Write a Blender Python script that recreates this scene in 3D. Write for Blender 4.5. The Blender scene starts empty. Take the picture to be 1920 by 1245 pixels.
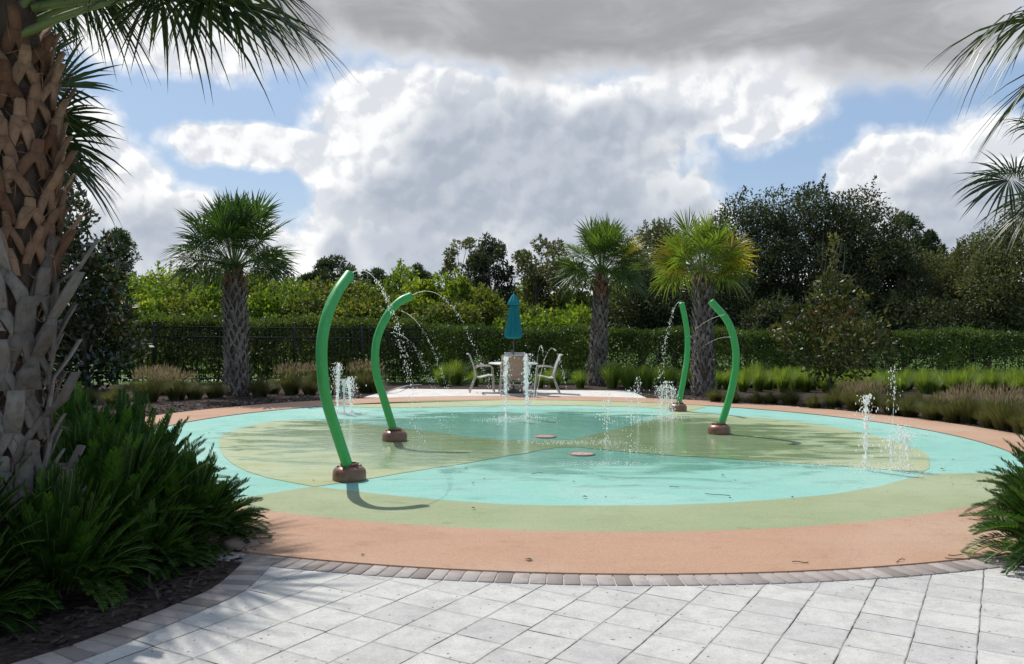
import bpy, math, random
import numpy as np
from mathutils import Vector, Matrix, Euler
R = math.radians
rng = np.random.default_rng(7)
sc = bpy.context.scene
col = sc.collection

# ------------------------------------------------------------------ camera
F = 1600.0
cd = bpy.data.cameras.new('camera'); cam = bpy.data.objects.new('camera', cd); col.objects.link(cam)
cd.sensor_width = 36; cd.lens = F/1920*36; cd.clip_end = 6000; cd.clip_start = .05
cam.location = (0, 0, 1.6)
cam.rotation_euler = (R(90-0.27), R(-0.5), 0)
sc.camera = cam
CM = np.array(Euler(cam.rotation_euler).to_matrix())
def ray(px, py):
    return CM @ np.array([(px-960)/F, -(py-622.5)/F, -1.0])
def G(px, py, z=0.0):                 # photograph position -> point on the ground
    d = ray(px, py); t = (z-1.6)/d[2]
    return np.array([d[0]*t, d[1]*t, z])
def at(px, py, D):                    # point at distance D straight ahead
    d = ray(px, py); t = D/d[1]
    return np.array([d[0]*t, D, 1.6+d[2]*t])

# ------------------------------------------------------------------ sun and sky
AZ, EL = R(-36.6), R(54)
sdir = Vector((math.sin(AZ)*math.cos(EL), math.cos(AZ)*math.cos(EL), math.sin(EL)))
sl = bpy.data.lights.new('sun', 'SUN'); sl.energy = 4.3; sl.angle = R(.53); sl.color = (1, .955, .89)
so = bpy.data.objects.new('sun', sl); col.objects.link(so)
so.rotation_euler = (-sdir).to_track_quat('-Z', 'Y').to_euler(); so.location = (-10, 10, 30)
sc.view_settings.view_transform = 'Standard'; sc.view_settings.look = 'None'
sc.view_settings.exposure = 0.0; sc.view_settings.gamma = 1
sc.render.engine = 'CYCLES'
try:
    sc.cycles.max_bounces = 8; sc.cycles.transparent_max_bounces = 8; sc.cycles.use_denoising = True
except Exception: pass

class NT:                              # small helper to write node trees
    def __init__(s, tree): s.t = tree; s.n = tree.nodes; s.l = tree.links; s.n.clear()
    def new(s, typ, **kw):
        n = s.n.new(typ)
        for k, v in kw.items(): setattr(n, k, v)
        return n
    def put(s, sock, v):
        if hasattr(v, 'is_linked') or isinstance(v, bpy.types.NodeSocket): s.l.new(v, sock)
        else: sock.default_value = v
    def m(s, op, a, b=None, c=None, clamp=False):
        n = s.new('ShaderNodeMath', operation=op, use_clamp=clamp); s.put(n.inputs[0], a)
        if b is not None: s.put(n.inputs[1], b)
        if c is not None: s.put(n.inputs[2], c)
        return n.outputs[0]
    def vm(s, op, a, b=None, out=0):
        n = s.new('ShaderNodeVectorMath', operation=op); s.put(n.inputs[0], a)
        if b is not None: s.put(n.inputs[1], b)
        return n.outputs[out]
    def noise(s, vec, scale, detail=4, rough=.55, dist=0, out=0):
        n = s.new('ShaderNodeTexNoise'); s.put(n.inputs['Vector'], vec)
        n.inputs['Scale'].default_value = scale; n.inputs['Detail'].default_value = detail
        n.inputs['Roughness'].default_value = rough; n.inputs['Distortion'].default_value = dist
        return n.outputs[out]
    def ss(s, x, lo, hi, a=0., b=1.):
        n = s.new('ShaderNodeMapRange', interpolation_type='SMOOTHSTEP'); s.put(n.inputs[0], x)
        n.inputs[1].default_value = lo; n.inputs[2].default_value = hi
        n.inputs[3].default_value = a; n.inputs[4].default_value = b
        return n.outputs[0]
    def mix(s, f, a, b, mode='MIX'):
        n = s.new('ShaderNodeMix', data_type='RGBA', blend_type=mode); s.put(n.inputs[0], f)
        for k, v in ((6, a), (7, b)):
            if isinstance(v, (tuple, list)): n.inputs[k].default_value = (*v[:3], 1)
            else: s.l.new(v, n.inputs[k])
        return n.outputs[2]
    def ramp(s, f, stops):
        n = s.new('ShaderNodeValToRGB'); s.put(n.inputs[0], f); e = n.color_ramp.elements
        while len(e) < len(stops): e.new(.5)
        for k, (p, c) in enumerate(stops): e[k].position = p; e[k].color = (*c, 1)
        return n.outputs[0]

w = bpy.data.worlds.new("World"); sc.world = w; w.use_nodes = True
N = NT(w.node_tree)
sky = N.new('ShaderNodeTexSky', sky_type='NISHITA'); sky.sun_disc = False
sky.sun_elevation = EL; sky.sun_rotation = AZ; sky.air_density = 1.0; sky.dust_density = 1.2; sky.ozone_density = 1.6
SKY_S = 0.10
skyc = N.vm('SCALE', sky.outputs[0]); skyc.node.inputs['Scale'].default_value = SKY_S
tc = N.new('ShaderNodeTexCoord').outputs['Generated']
sx = N.new('ShaderNodeSeparateXYZ'); N.l.new(tc, sx.inputs[0])
az = N.m('MULTIPLY', N.m('ARCTAN2', sx.outputs[0], sx.outputs[1]), 57.3)
el = N.m('MULTIPLY', N.m('ARCSINE', sx.outputs[2]), 57.3)
def ang(px, py): 
    d = ray(px, py); d = d/np.linalg.norm(d); return math.degrees(math.atan2(d[0], d[1])), math.degrees(math.asin(d[2]))
warp = N.noise(tc, 9, 3, .6, 0, 1)
cmb = N.new('ShaderNodeCombineXYZ'); N.l.new(az, cmb.inputs[0]); N.l.new(el, cmb.inputs[1])
wv = N.vm('SUBTRACT', warp, (.5, .5, .5)); wv2 = N.vm('MULTIPLY', wv, (5.0, 3.5, 0))
pos = N.vm('ADD', cmb.outputs[0], wv2)
def field(blobs, p):
    acc = None
    for (x, y, rx, ry, wt) in blobs:
        a, e = ang(x, y); k = 57.3/F
        d = N.vm('SUBTRACT', p, (a, e, 0)); d = N.vm('MULTIPLY', d, (1/(rx*k), 1/(ry*k), 0))
        v = N.m('MULTIPLY_ADD', N.vm('LENGTH', d, out=1), -wt, wt)
        acc = v if acc is None else N.m('SMOOTH_MAX', acc, v, .12)
    return acc
# (x, y, half width, half height, weight) of each cloud mass as it stands over the horizon
cum = [(720,255,150,130,1),(850,330,260,190,1.1),(1060,260,240,130,1),(1100,400,230,150,1),(1330,175,130,70,1),(1440,190,105,85,1),
       (1250,200,160,60,1),(490,280,160,44,1),(400,272,70,22,1),(590,318,70,34,1),(640,430,70,95,1),(720,480,210,110,1),
       (170,270,70,75,1),(220,360,85,85,1),(300,440,110,80,1),(130,480,150,90,1),(440,480,150,70,.9),
       (1700,330,110,85,1),(1830,330,140,110,1),(1780,440,170,110,1),(1290,410,70,45,1),(1500,560,600,75,1),(960,545,800,70,1),
       (300,60,190,75,1),(760,330,120,130,1)]
grayb = [(940,290,190,140,1.0),(1120,360,200,160,1.1),(880,430,260,120,1),(1160,230,90,60,.9),(1790,410,140,95,1.0),(250,470,190,90,.55),(640,470,60,50,.5),(1250,250,110,45,.8)]
bank = [(1050,15,720,130,1.2),(1500,-10,520,120,1.2),(1300,-160,1500,220,1.5),(1700,70,230,95,1),(540,40,130,90,.9),(-700,200,500,160,1),(2700,250,420,160,1)]
fc = field(cum, pos); fg = field(grayb, pos); fb = field(bank, pos)
def bil(p):
    a_ = N.noise(p, 13, 6, .60)
    def vor(sc_, w_):
        v_ = N.new('ShaderNodeTexVoronoi', feature='F1'); N.l.new(p, v_.inputs['Vector']); v_.inputs['Scale'].default_value = sc_
        return N.m('MULTIPLY', N.m('SUBTRACT', .42, v_.outputs['Distance']), w_)
    return N.m('ADD', N.m('MULTIPLY', N.m('SUBTRACT', a_, .5), .85), N.m('ADD', vor(17, .42), vor(46, .20)))
wp3 = N.vm('ADD', tc, N.vm('MULTIPLY', N.vm('SUBTRACT', N.noise(tc, 30, 3, .6, 0, 1), (.5, .5, .5)), (.02, .02, .02)))
billow = bil(wp3); n1 = N.noise(tc, 7, 6, .6)
lit = np.array([-.55, 0, .85])
billow2 = bil(N.vm('ADD', wp3, tuple(lit*.011))); relief = N.m('MULTIPLY', N.m('SUBTRACT', billow, billow2), 3.4)
dens = N.m('ADD', fc, N.m('MULTIPLY_ADD', billow, .50, .05))
acum = N.m('MAXIMUM', N.ss(dens, .0, .15), N.ss(N.m('ADD', dens, N.m('MULTIPLY', N.m('SUBTRACT', N.noise(tc, 26, 6, .7, .8), .5), .35)), -.20, .12, 0, .6))
hi = N.noise(tc, 3.2, 6, .6)                       # broken cloud over the rest of the sky
ahi = N.m('MULTIPLY', N.ss(hi, .47, .62), N.ss(el, 25, 34))
densb = N.m('ADD', fb, N.m('MULTIPLY_ADD', billow, .36, .08)); abank = N.m('MAXIMUM', N.ss(densb, -.04, .42), ahi)
g = N.ss(N.m('ADD', fg, N.m('MULTIPLY', billow, .45)), -.18, .32)
thick = N.ss(dens, .12, .70)
white = N.mix(N.ss(relief, -.35, .30), (.74,.77,.82), (1.06,1.06,1.05))
white = N.mix(N.m('MULTIPLY', thick, .22), white, (.70,.74,.80))
gcol = N.mix(N.ss(N.m('ADD', relief, N.m('MULTIPLY', N.m('SUBTRACT', n1, .5), 2.0)), -.5, .6), (.43,.485,.57), (.56,.605,.68))
ccol = N.mix(N.m('MULTIPLY', g, N.m('MULTIPLY_ADD', thick, .5, .5)), white, gcol)
bcol = N.mix(N.ss(densb, .12, .62), (.82,.83,.85), (.385,.395,.415))
st2 = N.noise(N.vm('MULTIPLY', tc, (1, 1, 3.2)), 5.5, 7, .62, .6)
bcol = N.mix(N.ss(st2, .42, .68, 0, .62), bcol, (.60,.61,.645)); bcol = N.mix(N.ss(st2, .46, .30, 0, .4), bcol, (.31,.32,.345))
haze = N.ss(el, -1, 11, .75, 0)
sk = N.mix(.55, skyc, (.41,.585,.86)); sk = N.mix(haze, sk, (.66,.76,.86))
c = N.mix(acum, sk, ccol); c = N.mix(abank, c, bcol)
bg = N.new('ShaderNodeBackground'); N.l.new(c, bg.inputs[0]); bg.inputs[1].default_value = 1
wo = N.new('ShaderNodeOutputWorld'); N.l.new(bg.outputs[0], wo.inputs[0])
try: w.cycles.sampling_method = 'MANUAL'; w.cycles.sample_map_resolution = 512
except Exception: pass

# ------------------------------------------------------------------ helpers: meshes and things
class MB:
    def __init__(s): s.v = []; s.f = []; s.t = []; s.n = 0
    def add(s, V, Fc, t=.5):
        V = np.asarray(V, float).reshape(-1, 3); Fc = np.asarray(Fc, int)
        s.v.append(V); s.f.append(Fc + s.n); s.t.append(np.broadcast_to(np.asarray(t, float), (len(V),)).copy()); s.n += len(V)
        return s
    def build(s, name, mat, parent=None, smooth=False, loc=None):
        me = bpy.data.meshes.new(name); V = np.concatenate(s.v)
        if loc is not None: V = V - np.asarray(loc, float)
        me.vertices.add(len(V)); me.vertices.foreach_set('co', V.astype(np.float32).ravel())
        idx = np.concatenate([f.ravel() for f in s.f]); cnt = np.concatenate([np.full(len(f), f.shape[1]) for f in s.f])
        me.loops.add(len(idx)); me.loops.foreach_set('vertex_index', idx.astype(np.int32))
        me.polygons.add(len(cnt)); st = np.concatenate([[0], np.cumsum(cnt)[:-1]])
        me.polygons.foreach_set('loop_start', st.astype(np.int32)); me.polygons.foreach_set('loop_total', cnt.astype(np.int32))
        if smooth: me.polygons.foreach_set('use_smooth', np.ones(len(cnt), bool))
        a = me.attributes.new('tint', 'FLOAT', 'POINT'); a.data.foreach_set('value', np.concatenate(s.t).astype(np.float32))
        me.update(calc_edges=True); me.materials.append(mat)
        o = bpy.data.objects.new(name, me); col.objects.link(o)
        if loc is not None and parent is None: o.location = loc
        if parent is not None: o.parent = parent
        return o
def unit(v):
    v = np.asarray(v, float); return v/np.maximum(np.linalg.norm(v, axis=-1, keepdims=True), 1e-9)
def tag(o, label=None, cat=None, group=None, kind=None):
    for k, v in (('label', label), ('category', cat), ('group', group), ('kind', kind)):
        if v: o[k] = v
    return o
def thing(name, label, cat, loc=(0,0,0), rz=0, group=None):
    o = bpy.data.objects.new(name, None); col.objects.link(o); o.empty_display_size = .2
    o.location = loc; o.rotation_euler = (0, 0, rz); return tag(o, label, cat, group)
def copy_tree(o, parent=None):
    kids = [k for k in o.children]
    c = o.copy(); col.objects.link(c)
    if parent: c.parent = parent
    for k in kids: copy_tree(k, c)
    return c
def tube(mb, path, rad, n=10, t=.5, caps=True):
    P = np.asarray(path, float); k = len(P); rad = np.broadcast_to(np.asarray(rad, float), (k,))
    T = np.gradient(P, axis=0); T = unit(T); up = np.array([0, 0, 1.]) if abs(T[0][2]) < .9 else np.array([1., 0, 0])
    A = []; s = unit(np.cross(T[0], up))
    for i in range(k):
        s = unit(s - T[i]*np.dot(s, T[i])); b = np.cross(T[i], s); A.append((s, b))
    th = np.linspace(0, 2*np.pi, n, endpoint=False)
    V = np.array([P[i] + rad[i]*(np.cos(th)[:, None]*A[i][0] + np.sin(th)[:, None]*A[i][1]) for i in range(k)]).reshape(-1, 3)
    Fq = [(i*n+j, i*n+(j+1) % n, (i+1)*n+(j+1) % n, (i+1)*n+j) for i in range(k-1) for j in range(n)]
    mb.add(V, Fq, t)
    if caps:
        mb.add(V[:n], [list(range(n))[::-1]], t); mb.add(V[-n:], [list(range(n))], t)
def lathe(mb, prof, n=32, t=.5, c=(0,0,0), fold=None):
    th = np.linspace(0, 2*np.pi, n, endpoint=False); V = []
    for (r, z) in prof:
        rr = r*np.ones(n) if fold is None else r*fold(th, z)
        V.append(np.c_[rr*np.cos(th)+c[0], rr*np.sin(th)+c[1], np.full(n, z+c[2])])
    k = len(prof); Fq = [(i*n+j, i*n+(j+1) % n, (i+1)*n+(j+1) % n, (i+1)*n+j) for i in range(k-1) for j in range(n)]
    mb.add(np.concatenate(V), Fq, t)
def box(mb, c, h, t=.5, rz=0, bev=0):
    x, y, z = h; ch = min(bev, x*.9, y*.9) if bev else 0
    lay = [(x, y, -z), (x, y, z-ch), (x-ch, y-ch, z)] if bev else [(x, y, -z), (x, y, z)]
    V = []; cs, sn = math.cos(rz), math.sin(rz)
    for (a, b, zz) in lay:
        for (p, q) in ((-a, -b), (a, -b), (a, b), (-a, b)): V.append((c[0]+p*cs-q*sn, c[1]+p*sn+q*cs, c[2]+zz))
    Fq = [(3, 2, 1, 0)]; k = len(lay)
    for i in range(k-1): Fq += [(i*4+j, i*4+(j+1) % 4, (i+1)*4+(j+1) % 4, (i+1)*4+j) for j in range(4)]
    Fq.append(tuple(range((k-1)*4, k*4))); mb.add(V, Fq, t)
def smooth_path(pts, n=40):            # Catmull-Rom
    P = np.asarray(pts, float); P = np.vstack([2*P[0]-P[1], P, 2*P[-1]-P[-2]]); out = []
    m = len(P)-3
    for u in np.linspace(0, m-1e-6, n):
        i = int(u); t = u-i; a, b, c_, d = P[i:i+4]
        out.append(.5*((2*b)+(-a+c_)*t+(2*a-5*b+4*c_-d)*t*t+(-a+3*b-3*c_+d)*t**3))
    return np.array(out)
def leaves(mb, P, D, L, W, rg, tint, nrm=None, flat=.5):
    """diamond leaves: P base points, D directions, L lengths, W widths"""
    n = len(P); D = unit(D); r = rg.normal(size=(n, 3)) if nrm is None else nrm + rg.normal(size=(n, 3))*flat
    S = unit(np.cross(D, r)); L = np.broadcast_to(L, (n,))[:, None]; W = np.broadcast_to(W, (n,))[:, None]
    V = np.stack([P, P+D*L*.45+S*W*.5, P+D*L, P+D*L*.45-S*W*.5], 1).reshape(-1, 3)
    mb.add(V, np.arange(4*n).reshape(n, 4), np.repeat(np.broadcast_to(tint, (n,)), 4))

# ------------------------------------------------------------------ materials
def newmat(name):
    m = bpy.data.materials.new(name); m.use_nodes = True; return m, NT(m.node_tree)
def finish(N, sh):
    o = N.new('ShaderNodeOutputMaterial'); N.l.new(sh, o.inputs[0])
def princ(N, base, rough=.5, metal=0, spec=.5, bump=None, bs=.3, bd=.01, **kw):
    p = N.new('ShaderNodeBsdfPrincipled')
    if isinstance(base, (tuple, list)): p.inputs['Base Color'].default_value = (*base[:3], 1)
    else: N.l.new(base, p.inputs['Base Color'])
    N.put(p.inputs['Roughness'], rough); N.put(p.inputs['Metallic'], metal); N.put(p.inputs['Specular IOR Level'], spec)
    for k, v in kw.items(): N.put(p.inputs[k], v)
    if bump is not None:
        b = N.new('ShaderNodeBump'); N.l.new(bump, b.inputs['Height']); b.inputs['Strength'].default_value = bs
        b.inputs['Distance'].default_value = bd; N.l.new(b.outputs[0], p.inputs['Normal'])
    return p.outputs[0]
def objc(N): return N.new('ShaderNodeTexCoord').outputs['Object']
def wpos(N): return N.new('ShaderNodeNewGeometry').outputs['Position']
def tintn(N): return N.new('ShaderNodeAttribute', attribute_name='tint').outputs['Fac']
def leafmat(name, stops, trans=.35, rough=.45, spec=.35, tcol=(1.5, 1.5, .7), patch=0., pscale=.7):
    m, N = newmat(name); f = tintn(N)
    c = N.ramp(f, stops)
    if patch:
        nz = N.noise(wpos(N), pscale, 3); c = N.mix(N.ss(nz, .35, .65, 0, patch), c, N.vm('MULTIPLY', c, (1.7, 1.35, .8)))
    p = princ(N, c, rough, spec=spec)
    t = N.new('ShaderNodeBsdfTranslucent'); N.l.new(N.vm('MULTIPLY', c, tcol), t.inputs[0])
    mx = N.new('ShaderNodeMixShader'); mx.inputs[0].default_value = trans; N.l.new(p, mx.inputs[1]); N.l.new(t.outputs[0], mx.inputs[2])
    finish(N, mx.outputs[0]); return m
def barkmat(name, a, b, scale=8, rough=.9):
    m, N = newmat(name); p = wpos(N); v = N.vm('MULTIPLY', p, (1, 1, .3)); nz = N.noise(v, scale, 6, .65)
    t = tintn(N); c = N.mix(N.ss(nz, .3, .7), a, b); c = N.mix(N.m('MULTIPLY', t, .5), c, N.vm('MULTIPLY', c, (.5, .47, .45)))
    finish(N, princ(N, c, rough, spec=.2, bump=nz, bs=.7, bd=.02)); return m
def plain(name, base, rough=.5, metal=0, spec=.5, var=.12, scale=6, bump=0):
    m, N = newmat(name); p = wpos(N); nz = N.noise(p, scale, 5, .6)
    c = N.mix(N.ss(nz, .3, .7, 0, 1), tuple(x*(1-var) for x in base), tuple(min(1, x*(1+var)) for x in base))
    finish(N, princ(N, c, N.ss(nz, .2, .8, rough*.85, min(1, rough*1.15)), metal, spec, bump=nz if bump else None, bs=bump, bd=.005)); return m

CX, CY, RI, RO = .68, 12.72, 6.09, 7.22       # splash pad centre, coloured field and orange ring
def padmat(name, base, wet=1.0, blotch=(.8, .85, .8)):
    m, N = newmat(name); p = wpos(N)
    gran = N.noise(p, 110, 2, .8); med = N.noise(N.vm('MULTIPLY', p, (1, 2.6, 1)), 1.1, 6, .62, .6); big = N.noise(p, .35, 3)
    stn = N.noise(N.vm('MULTIPLY', p, (1, 1.8, 1)), 2.2, 8, .7, .3)
    c = N.mix(N.ss(gran, .42, .66, 0, .45), base, tuple(x*.50 for x in base)); c = N.mix(N.ss(gran, .40, .30, 0, .4), c, tuple(min(1, x*1.45) for x in base))
    c = N.mix(N.ss(med, .45, .68, 0, .55), c, N.vm('MULTIPLY', c, blotch))
    c = N.mix(N.ss(N.noise(p, .8, 9, .75, .8), .52, .70, 0, .42), c, N.vm('MULTIPLY', c, (.66, .64, .62)))
    c = N.mix(N.ss(stn, .56, .74, 0, .6), c, N.vm('MULTIPLY', c, (.62, .56, .50)))
    c = N.mix(N.ss(big, .45, .65, 0, .22), c, N.mix(.5, c, (.75, .78, .66)))
    # water lies in the middle of the field
    d = N.vm('LENGTH', N.vm('MULTIPLY', N.vm('SUBTRACT', p, (CX-.1, CY+.1, 0)), (1/5.2, 1/4.3, 0)), out=1)
    wm = N.ss(N.m('ADD', d, N.m('MULTIPLY', N.m('SUBTRACT', med, .5), 1.5)), 1.15, .6, 0, 1)
    wm = N.m('MULTIPLY', wm, wet)
    strk = N.noise(N.vm('MULTIPLY', p, (.45, 3.2, 1)), 1.3, 8, .68, 1.2)
    c = N.mix(wm, c, N.vm('MULTIPLY', c, (.62, .82, .72)))
    c = N.mix(N.m('MULTIPLY', N.ss(strk, .52, .66, 0, .6), N.m('MULTIPLY_ADD', wm, .75, .25*min(1, wet*3))), c, N.vm('MULTIPLY', c, (.60, .70, .66)))
    c = N.mix(N.m('MULTIPLY', N.ss(strk, .44, .32, 0, .35), wm), c, (.62, .72, .62))
    crk = N.noise(p, .9, 5, .6, 1.5); cw = N.m('ABSOLUTE', N.m('SUBTRACT', crk, .5)); c = N.mix(N.m('MULTIPLY', N.ss(cw, .0, .0035, .55, 0), N.ss(big, .5, .6)), c, (.12, .13, .10))
    r = N.m('MULTIPLY_ADD', wm, -.72, .82)
    rip = N.noise(N.vm('MULTIPLY', p, (1, 1, 1)), 9, 3, .6, .5)
    h = N.m('ADD', N.m('MULTIPLY', gran, N.m('MULTIPLY_ADD', wm, -.0035, .004)), N.m('MULTIPLY', rip, N.m('MULTIPLY', wm, .004)))
    finish(N, princ(N, c, r, spec=N.m('MULTIPLY_ADD', wm, .6, .25), bump=h, bs=1.0, bd=1.0)); return m

M = {}
M['olive'] = padmat('rubber_olive', (.40, .43, .25), 1, (.80, .84, .72))
M['olive_edge'] = padmat('rubber_olive_edge', (.315, .36, .205), 0, (.84, .90, .84))
M['turq'] = padmat('rubber_turquoise', (.27, .52, .455), .95, (.72, .94, .82))
M['orange'] = padmat('rubber_orange', (.465, .285, .19), 0, (.90, .86, .84))

# pavers
m, N = newmat('white_pavers'); p = wpos(N); s = N.new('ShaderNodeSeparateXYZ'); N.l.new(p, s.inputs[0])
ca, sa, SP = math.cos(R(30)), math.sin(R(30)), .2945
wob = N.m('MULTIPLY', N.m('SUBTRACT', N.noise(p, 5, 2), .5), .012)
u = N.m('ADD', N.m('SUBTRACT', N.m('MULTIPLY', s.outputs[0], ca), N.m('MULTIPLY', s.outputs[1], sa)), .102+20*SP)
v = N.m('ADD', N.m('MULTIPLY', s.outputs[0], sa), N.m('MULTIPLY', s.outputs[1], ca)); v = N.m('ADD', v, wob); u = N.m('ADD', u, wob)
ui = N.m('FLOOR', N.m('DIVIDE', u, SP))
wn = N.new('ShaderNodeTexWhiteNoise', noise_dimensions='1D'); N.l.new(ui, wn.inputs['W'])
v2 = N.m('ADD', v, N.m('MULTIPLY', N.m('SUBTRACT', wn.outputs[0], .5), .07)); v2 = N.m('SUBTRACT', v2, 4.844-20*SP)
vi = N.m('FLOOR', N.m('DIVIDE', v2, SP))
def edge(x): 
    f = N.m('FRACT', N.m('DIVIDE', x, SP)); return N.m('MULTIPLY', N.m('MINIMUM', f, N.m('SUBTRACT', 1., f)), SP)
eu, ev = edge(u), edge(v2); e = N.m('MINIMUM', eu, ev)
cc = N.new('ShaderNodeCombineXYZ'); N.l.new(ui, cc.inputs[0]); N.l.new(vi, cc.inputs[1])
w2 = N.new('ShaderNodeTexWhiteNoise', noise_dimensions='3D'); N.l.new(cc.outputs[0], w2.inputs[0])
jw = N.noise(p, 3.1, 4, .7)
jwid = N.m('MULTIPLY_ADD', N.ss(jw, .40, .7), .0036, .0006)
joint = N.m('LESS_THAN', e, jwid); soft = N.ss(e, .004, .016, 1, 0)
c = N.mix(N.ss(N.noise(p, 5, 8, .78), .38, .66), (.575, .56, .525), (.45, .44, .415))
c = N.mix(N.m('MULTIPLY', N.ss(w2.outputs[0], .1, 1.0), .55), c, N.vm('MULTIPLY', c, (.74, .75, .77)))
fine = N.noise(p, 90, 3, .7); c = N.mix(N.ss(fine, .30, .7, .22, 0), c, (.18, .18, .17)); c = N.mix(N.ss(fine, .62, .72, 0, .6), c, (.78, .77, .73))
vo = N.new('ShaderNodeTexVoronoi'); vo.inputs['Scale'].default_value = 17; N.l.new(p, vo.inputs['Vector'])
c = N.mix(N.m('MULTIPLY', N.ss(vo.outputs['Distance'], .07, .17, 1, 0), N.ss(N.noise(p, 6, 2), .40, .58)), c, (.12, .11, .10))
st = N.noise(p, 1.4, 8, .75, .4); c = N.mix(N.ss(st, .54, .74, 0, .55), c, (.25, .245, .235))
c = N.mix(N.m('MULTIPLY', soft, .22), c, (.22, .21, .20)); c = N.mix(N.m('MULTIPLY', N.m('LESS_THAN', N.m('MINIMUM', eu, N.m('MULTIPLY_ADD', N.ss(N.noise(p, 1.7, 2), .45, .6), -.004, N.m('ADD', ev, .003))), jwid), N.ss(jw, .25, .5, .45, 1)), c, (.035, .03, .028))
h = N.m('ADD', N.m('MULTIPLY', fine, .0015), N.ss(e, 0, .008, 0, .004))
finish(N, princ(N, c, .85, spec=.25, bump=h, bs=1, bd=1.)); M['paver'] = m
# bricks
m, N = newmat('edging_brick'); p = wpos(N); t = tintn(N); nz = N.noise(p, 14, 6, .7)
c = N.ramp(t, [(0, (.22, .185, .165)), (.5, (.34, .295, .27)), (1, (.42, .38, .355))]); c = N.mix(N.ss(nz, .4, .75, 0, .55), c, (.22, .18, .16))
finish(N, princ(N, c, .9, spec=.2, bump=N.noise(p, 80, 3, .7), bs=.6, bd=.004)); M['brick'] = m
# patio
M['patio'] = plain('pale_patio', (.60, .57, .53), .85, var=.12, scale=3)
# mulch
m, N = newmat('mulch'); p = wpos(N); nz = N.noise(N.vm('MULTIPLY', p, (1, 1.6, 1)), 22, 6, .8, .5)
c = N.ramp(nz, [(.3, (.018, .012, .010)), (.5, (.060, .042, .034)), (.68, (.13, .10, .085)), (.85, (.22, .19, .17))])
finish(N, princ(N, c, .95, spec=.15, bump=nz, bs=1, bd=.03)); M['mulch'] = m
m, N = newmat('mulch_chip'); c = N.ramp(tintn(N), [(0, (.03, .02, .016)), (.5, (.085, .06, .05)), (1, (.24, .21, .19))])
finish(N, princ(N, c, .9, spec=.2)); M['chip'] = m
# lawn
m, N = newmat('lawn'); p = wpos(N); nz = N.noise(p, 2, 8, .75)
c = N.ramp(nz, [(.3, (.035, .07, .012)), (.6, (.08, .15, .025)), (.8, (.14, .19, .05))])
finish(N, princ(N, c, .9, spec=.2, bump=nz, bs=1, bd=.05)); M['lawn'] = m
M['path'] = plain('concrete_path', (.5, .48, .44), .9)
# foliage
M['palm'] = leafmat('palm_leaf', [(0, (.018, .040, .010)), (.5, (.035, .075, .016)), (1, (.070, .120, .028))], .38, .38, .5)
M['palmmid'] = leafmat('palm_leaf_olive', [(0, (.030, .060, .012)), (.5, (.060, .11, .02)), (1, (.12, .18, .04))], .42, .38, .45)
M['palmlit'] = leafmat('palm_leaf_fresh', [(0, (.055, .10, .015)), (.5, (.12, .18, .025)), (1, (.21, .27, .05))], .45, .38, .5)
M['palmyel'] = leafmat('palm_leaf_yellow', [(0, (.15, .19, .02)), (.5, (.34, .31, .03)), (1, (.48, .37, .05))], .4, .45, .4, (1.3, 1.2, .6))
M['palmbacklit'] = leafmat('palm_leaf_backlit', [(0, (.012, .026, .008)), (.5, (.026, .050, .014)), (1, (.060, .090, .030))], .22, .4, .4)  # palm leaf with the darkness of backlit fronds put into its colour
M['cyc'] = leafmat('cycad_leaf', [(0, (.010, .030, .006)), (.5, (.032, .080, .010)), (1, (.105, .20, .022))], .38, .48, .25, (1.3, 1.7, .5))
M['young'] = leafmat('young_tree_leaf', [(0, (.040, .074, .012)), (.4, (.10, .170, .022)), (.8, (.19, .27, .036)), (1, (.30, .33, .075))], .50, .45, .35, patch=.4, pscale=.5)
M['mixed'] = leafmat('mixed_tree_leaf', [(0, (.036, .055, .014)), (.5, (.10, .145, .030)), (.85, (.18, .205, .050)), (1, (.27, .19, .08))], .45, .5, .3, patch=.3)
M['oak'] = leafmat('oak_leaf', [(0, (.020, .028, .012)), (.5, (.046, .060, .025)), (1, (.12, .14, .075))], .25, .55, .2)
M['oaklight'] = leafmat('grey_oak_leaf', [(0, (.045, .055, .022)), (.5, (.105, .118, .050)), (1, (.20, .205, .10))], .30, .55, .2)
M['magn'] = leafmat('magnolia_leaf', [(0, (.014, .024, .009)), (.55, (.034, .056, .016)), (.8, (.07, .09, .03)), (.88, (.10, .045, .018)), (1, (.15, .06, .022))], .15, .22, .7)
M['magn2'] = leafmat('young_magnolia_leaf', [(0, (.025, .035, .012)), (.45, (.06, .075, .022)), (.7, (.17, .18, .05)), (.85, (.12, .06, .025)), (1, (.22, .10, .04))], .25, .45, .3)
M['hedge'] = leafmat('hedge_leaf', [(0, (.022, .042, .009)), (.6, (.055, .095, .018)), (1, (.13, .19, .04))], .35, .42, .4)
M['hedgel'] = leafmat('loose_hedge_leaf', [(0, (.030, .050, .012)), (.6, (.080, .125, .025)), (1, (.17, .21, .05))], .38, .42, .4)
M['pine'] = leafmat('pine_needles', [(0, (.035, .050, .022)), (1, (.085, .110, .050))], .25, .6, .2)
M['lush'] = leafmat('lush_grass_blade', [(0, (.065, .12, .02)), (.5, (.15, .23, .04)), (1, (.28, .34, .09))], .5, .45, .35)
M['muhly'] = leafmat('muhly_blade', [(0, (.045, .055, .018)), (.35, (.10, .115, .035)), (.65, (.165, .155, .06)), (.84, (.21, .19, .09)), (1, (.33, .23, .18))], .4, .6, .2, (1.2, 1.2, .9))
M['bark'] = barkmat('tree_bark', (.06, .05, .04), (.16, .14, .115))
M['trunk'] = barkmat('palm_trunk_fibre', (.06, .042, .03), (.14, .10, .075), 14)
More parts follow.
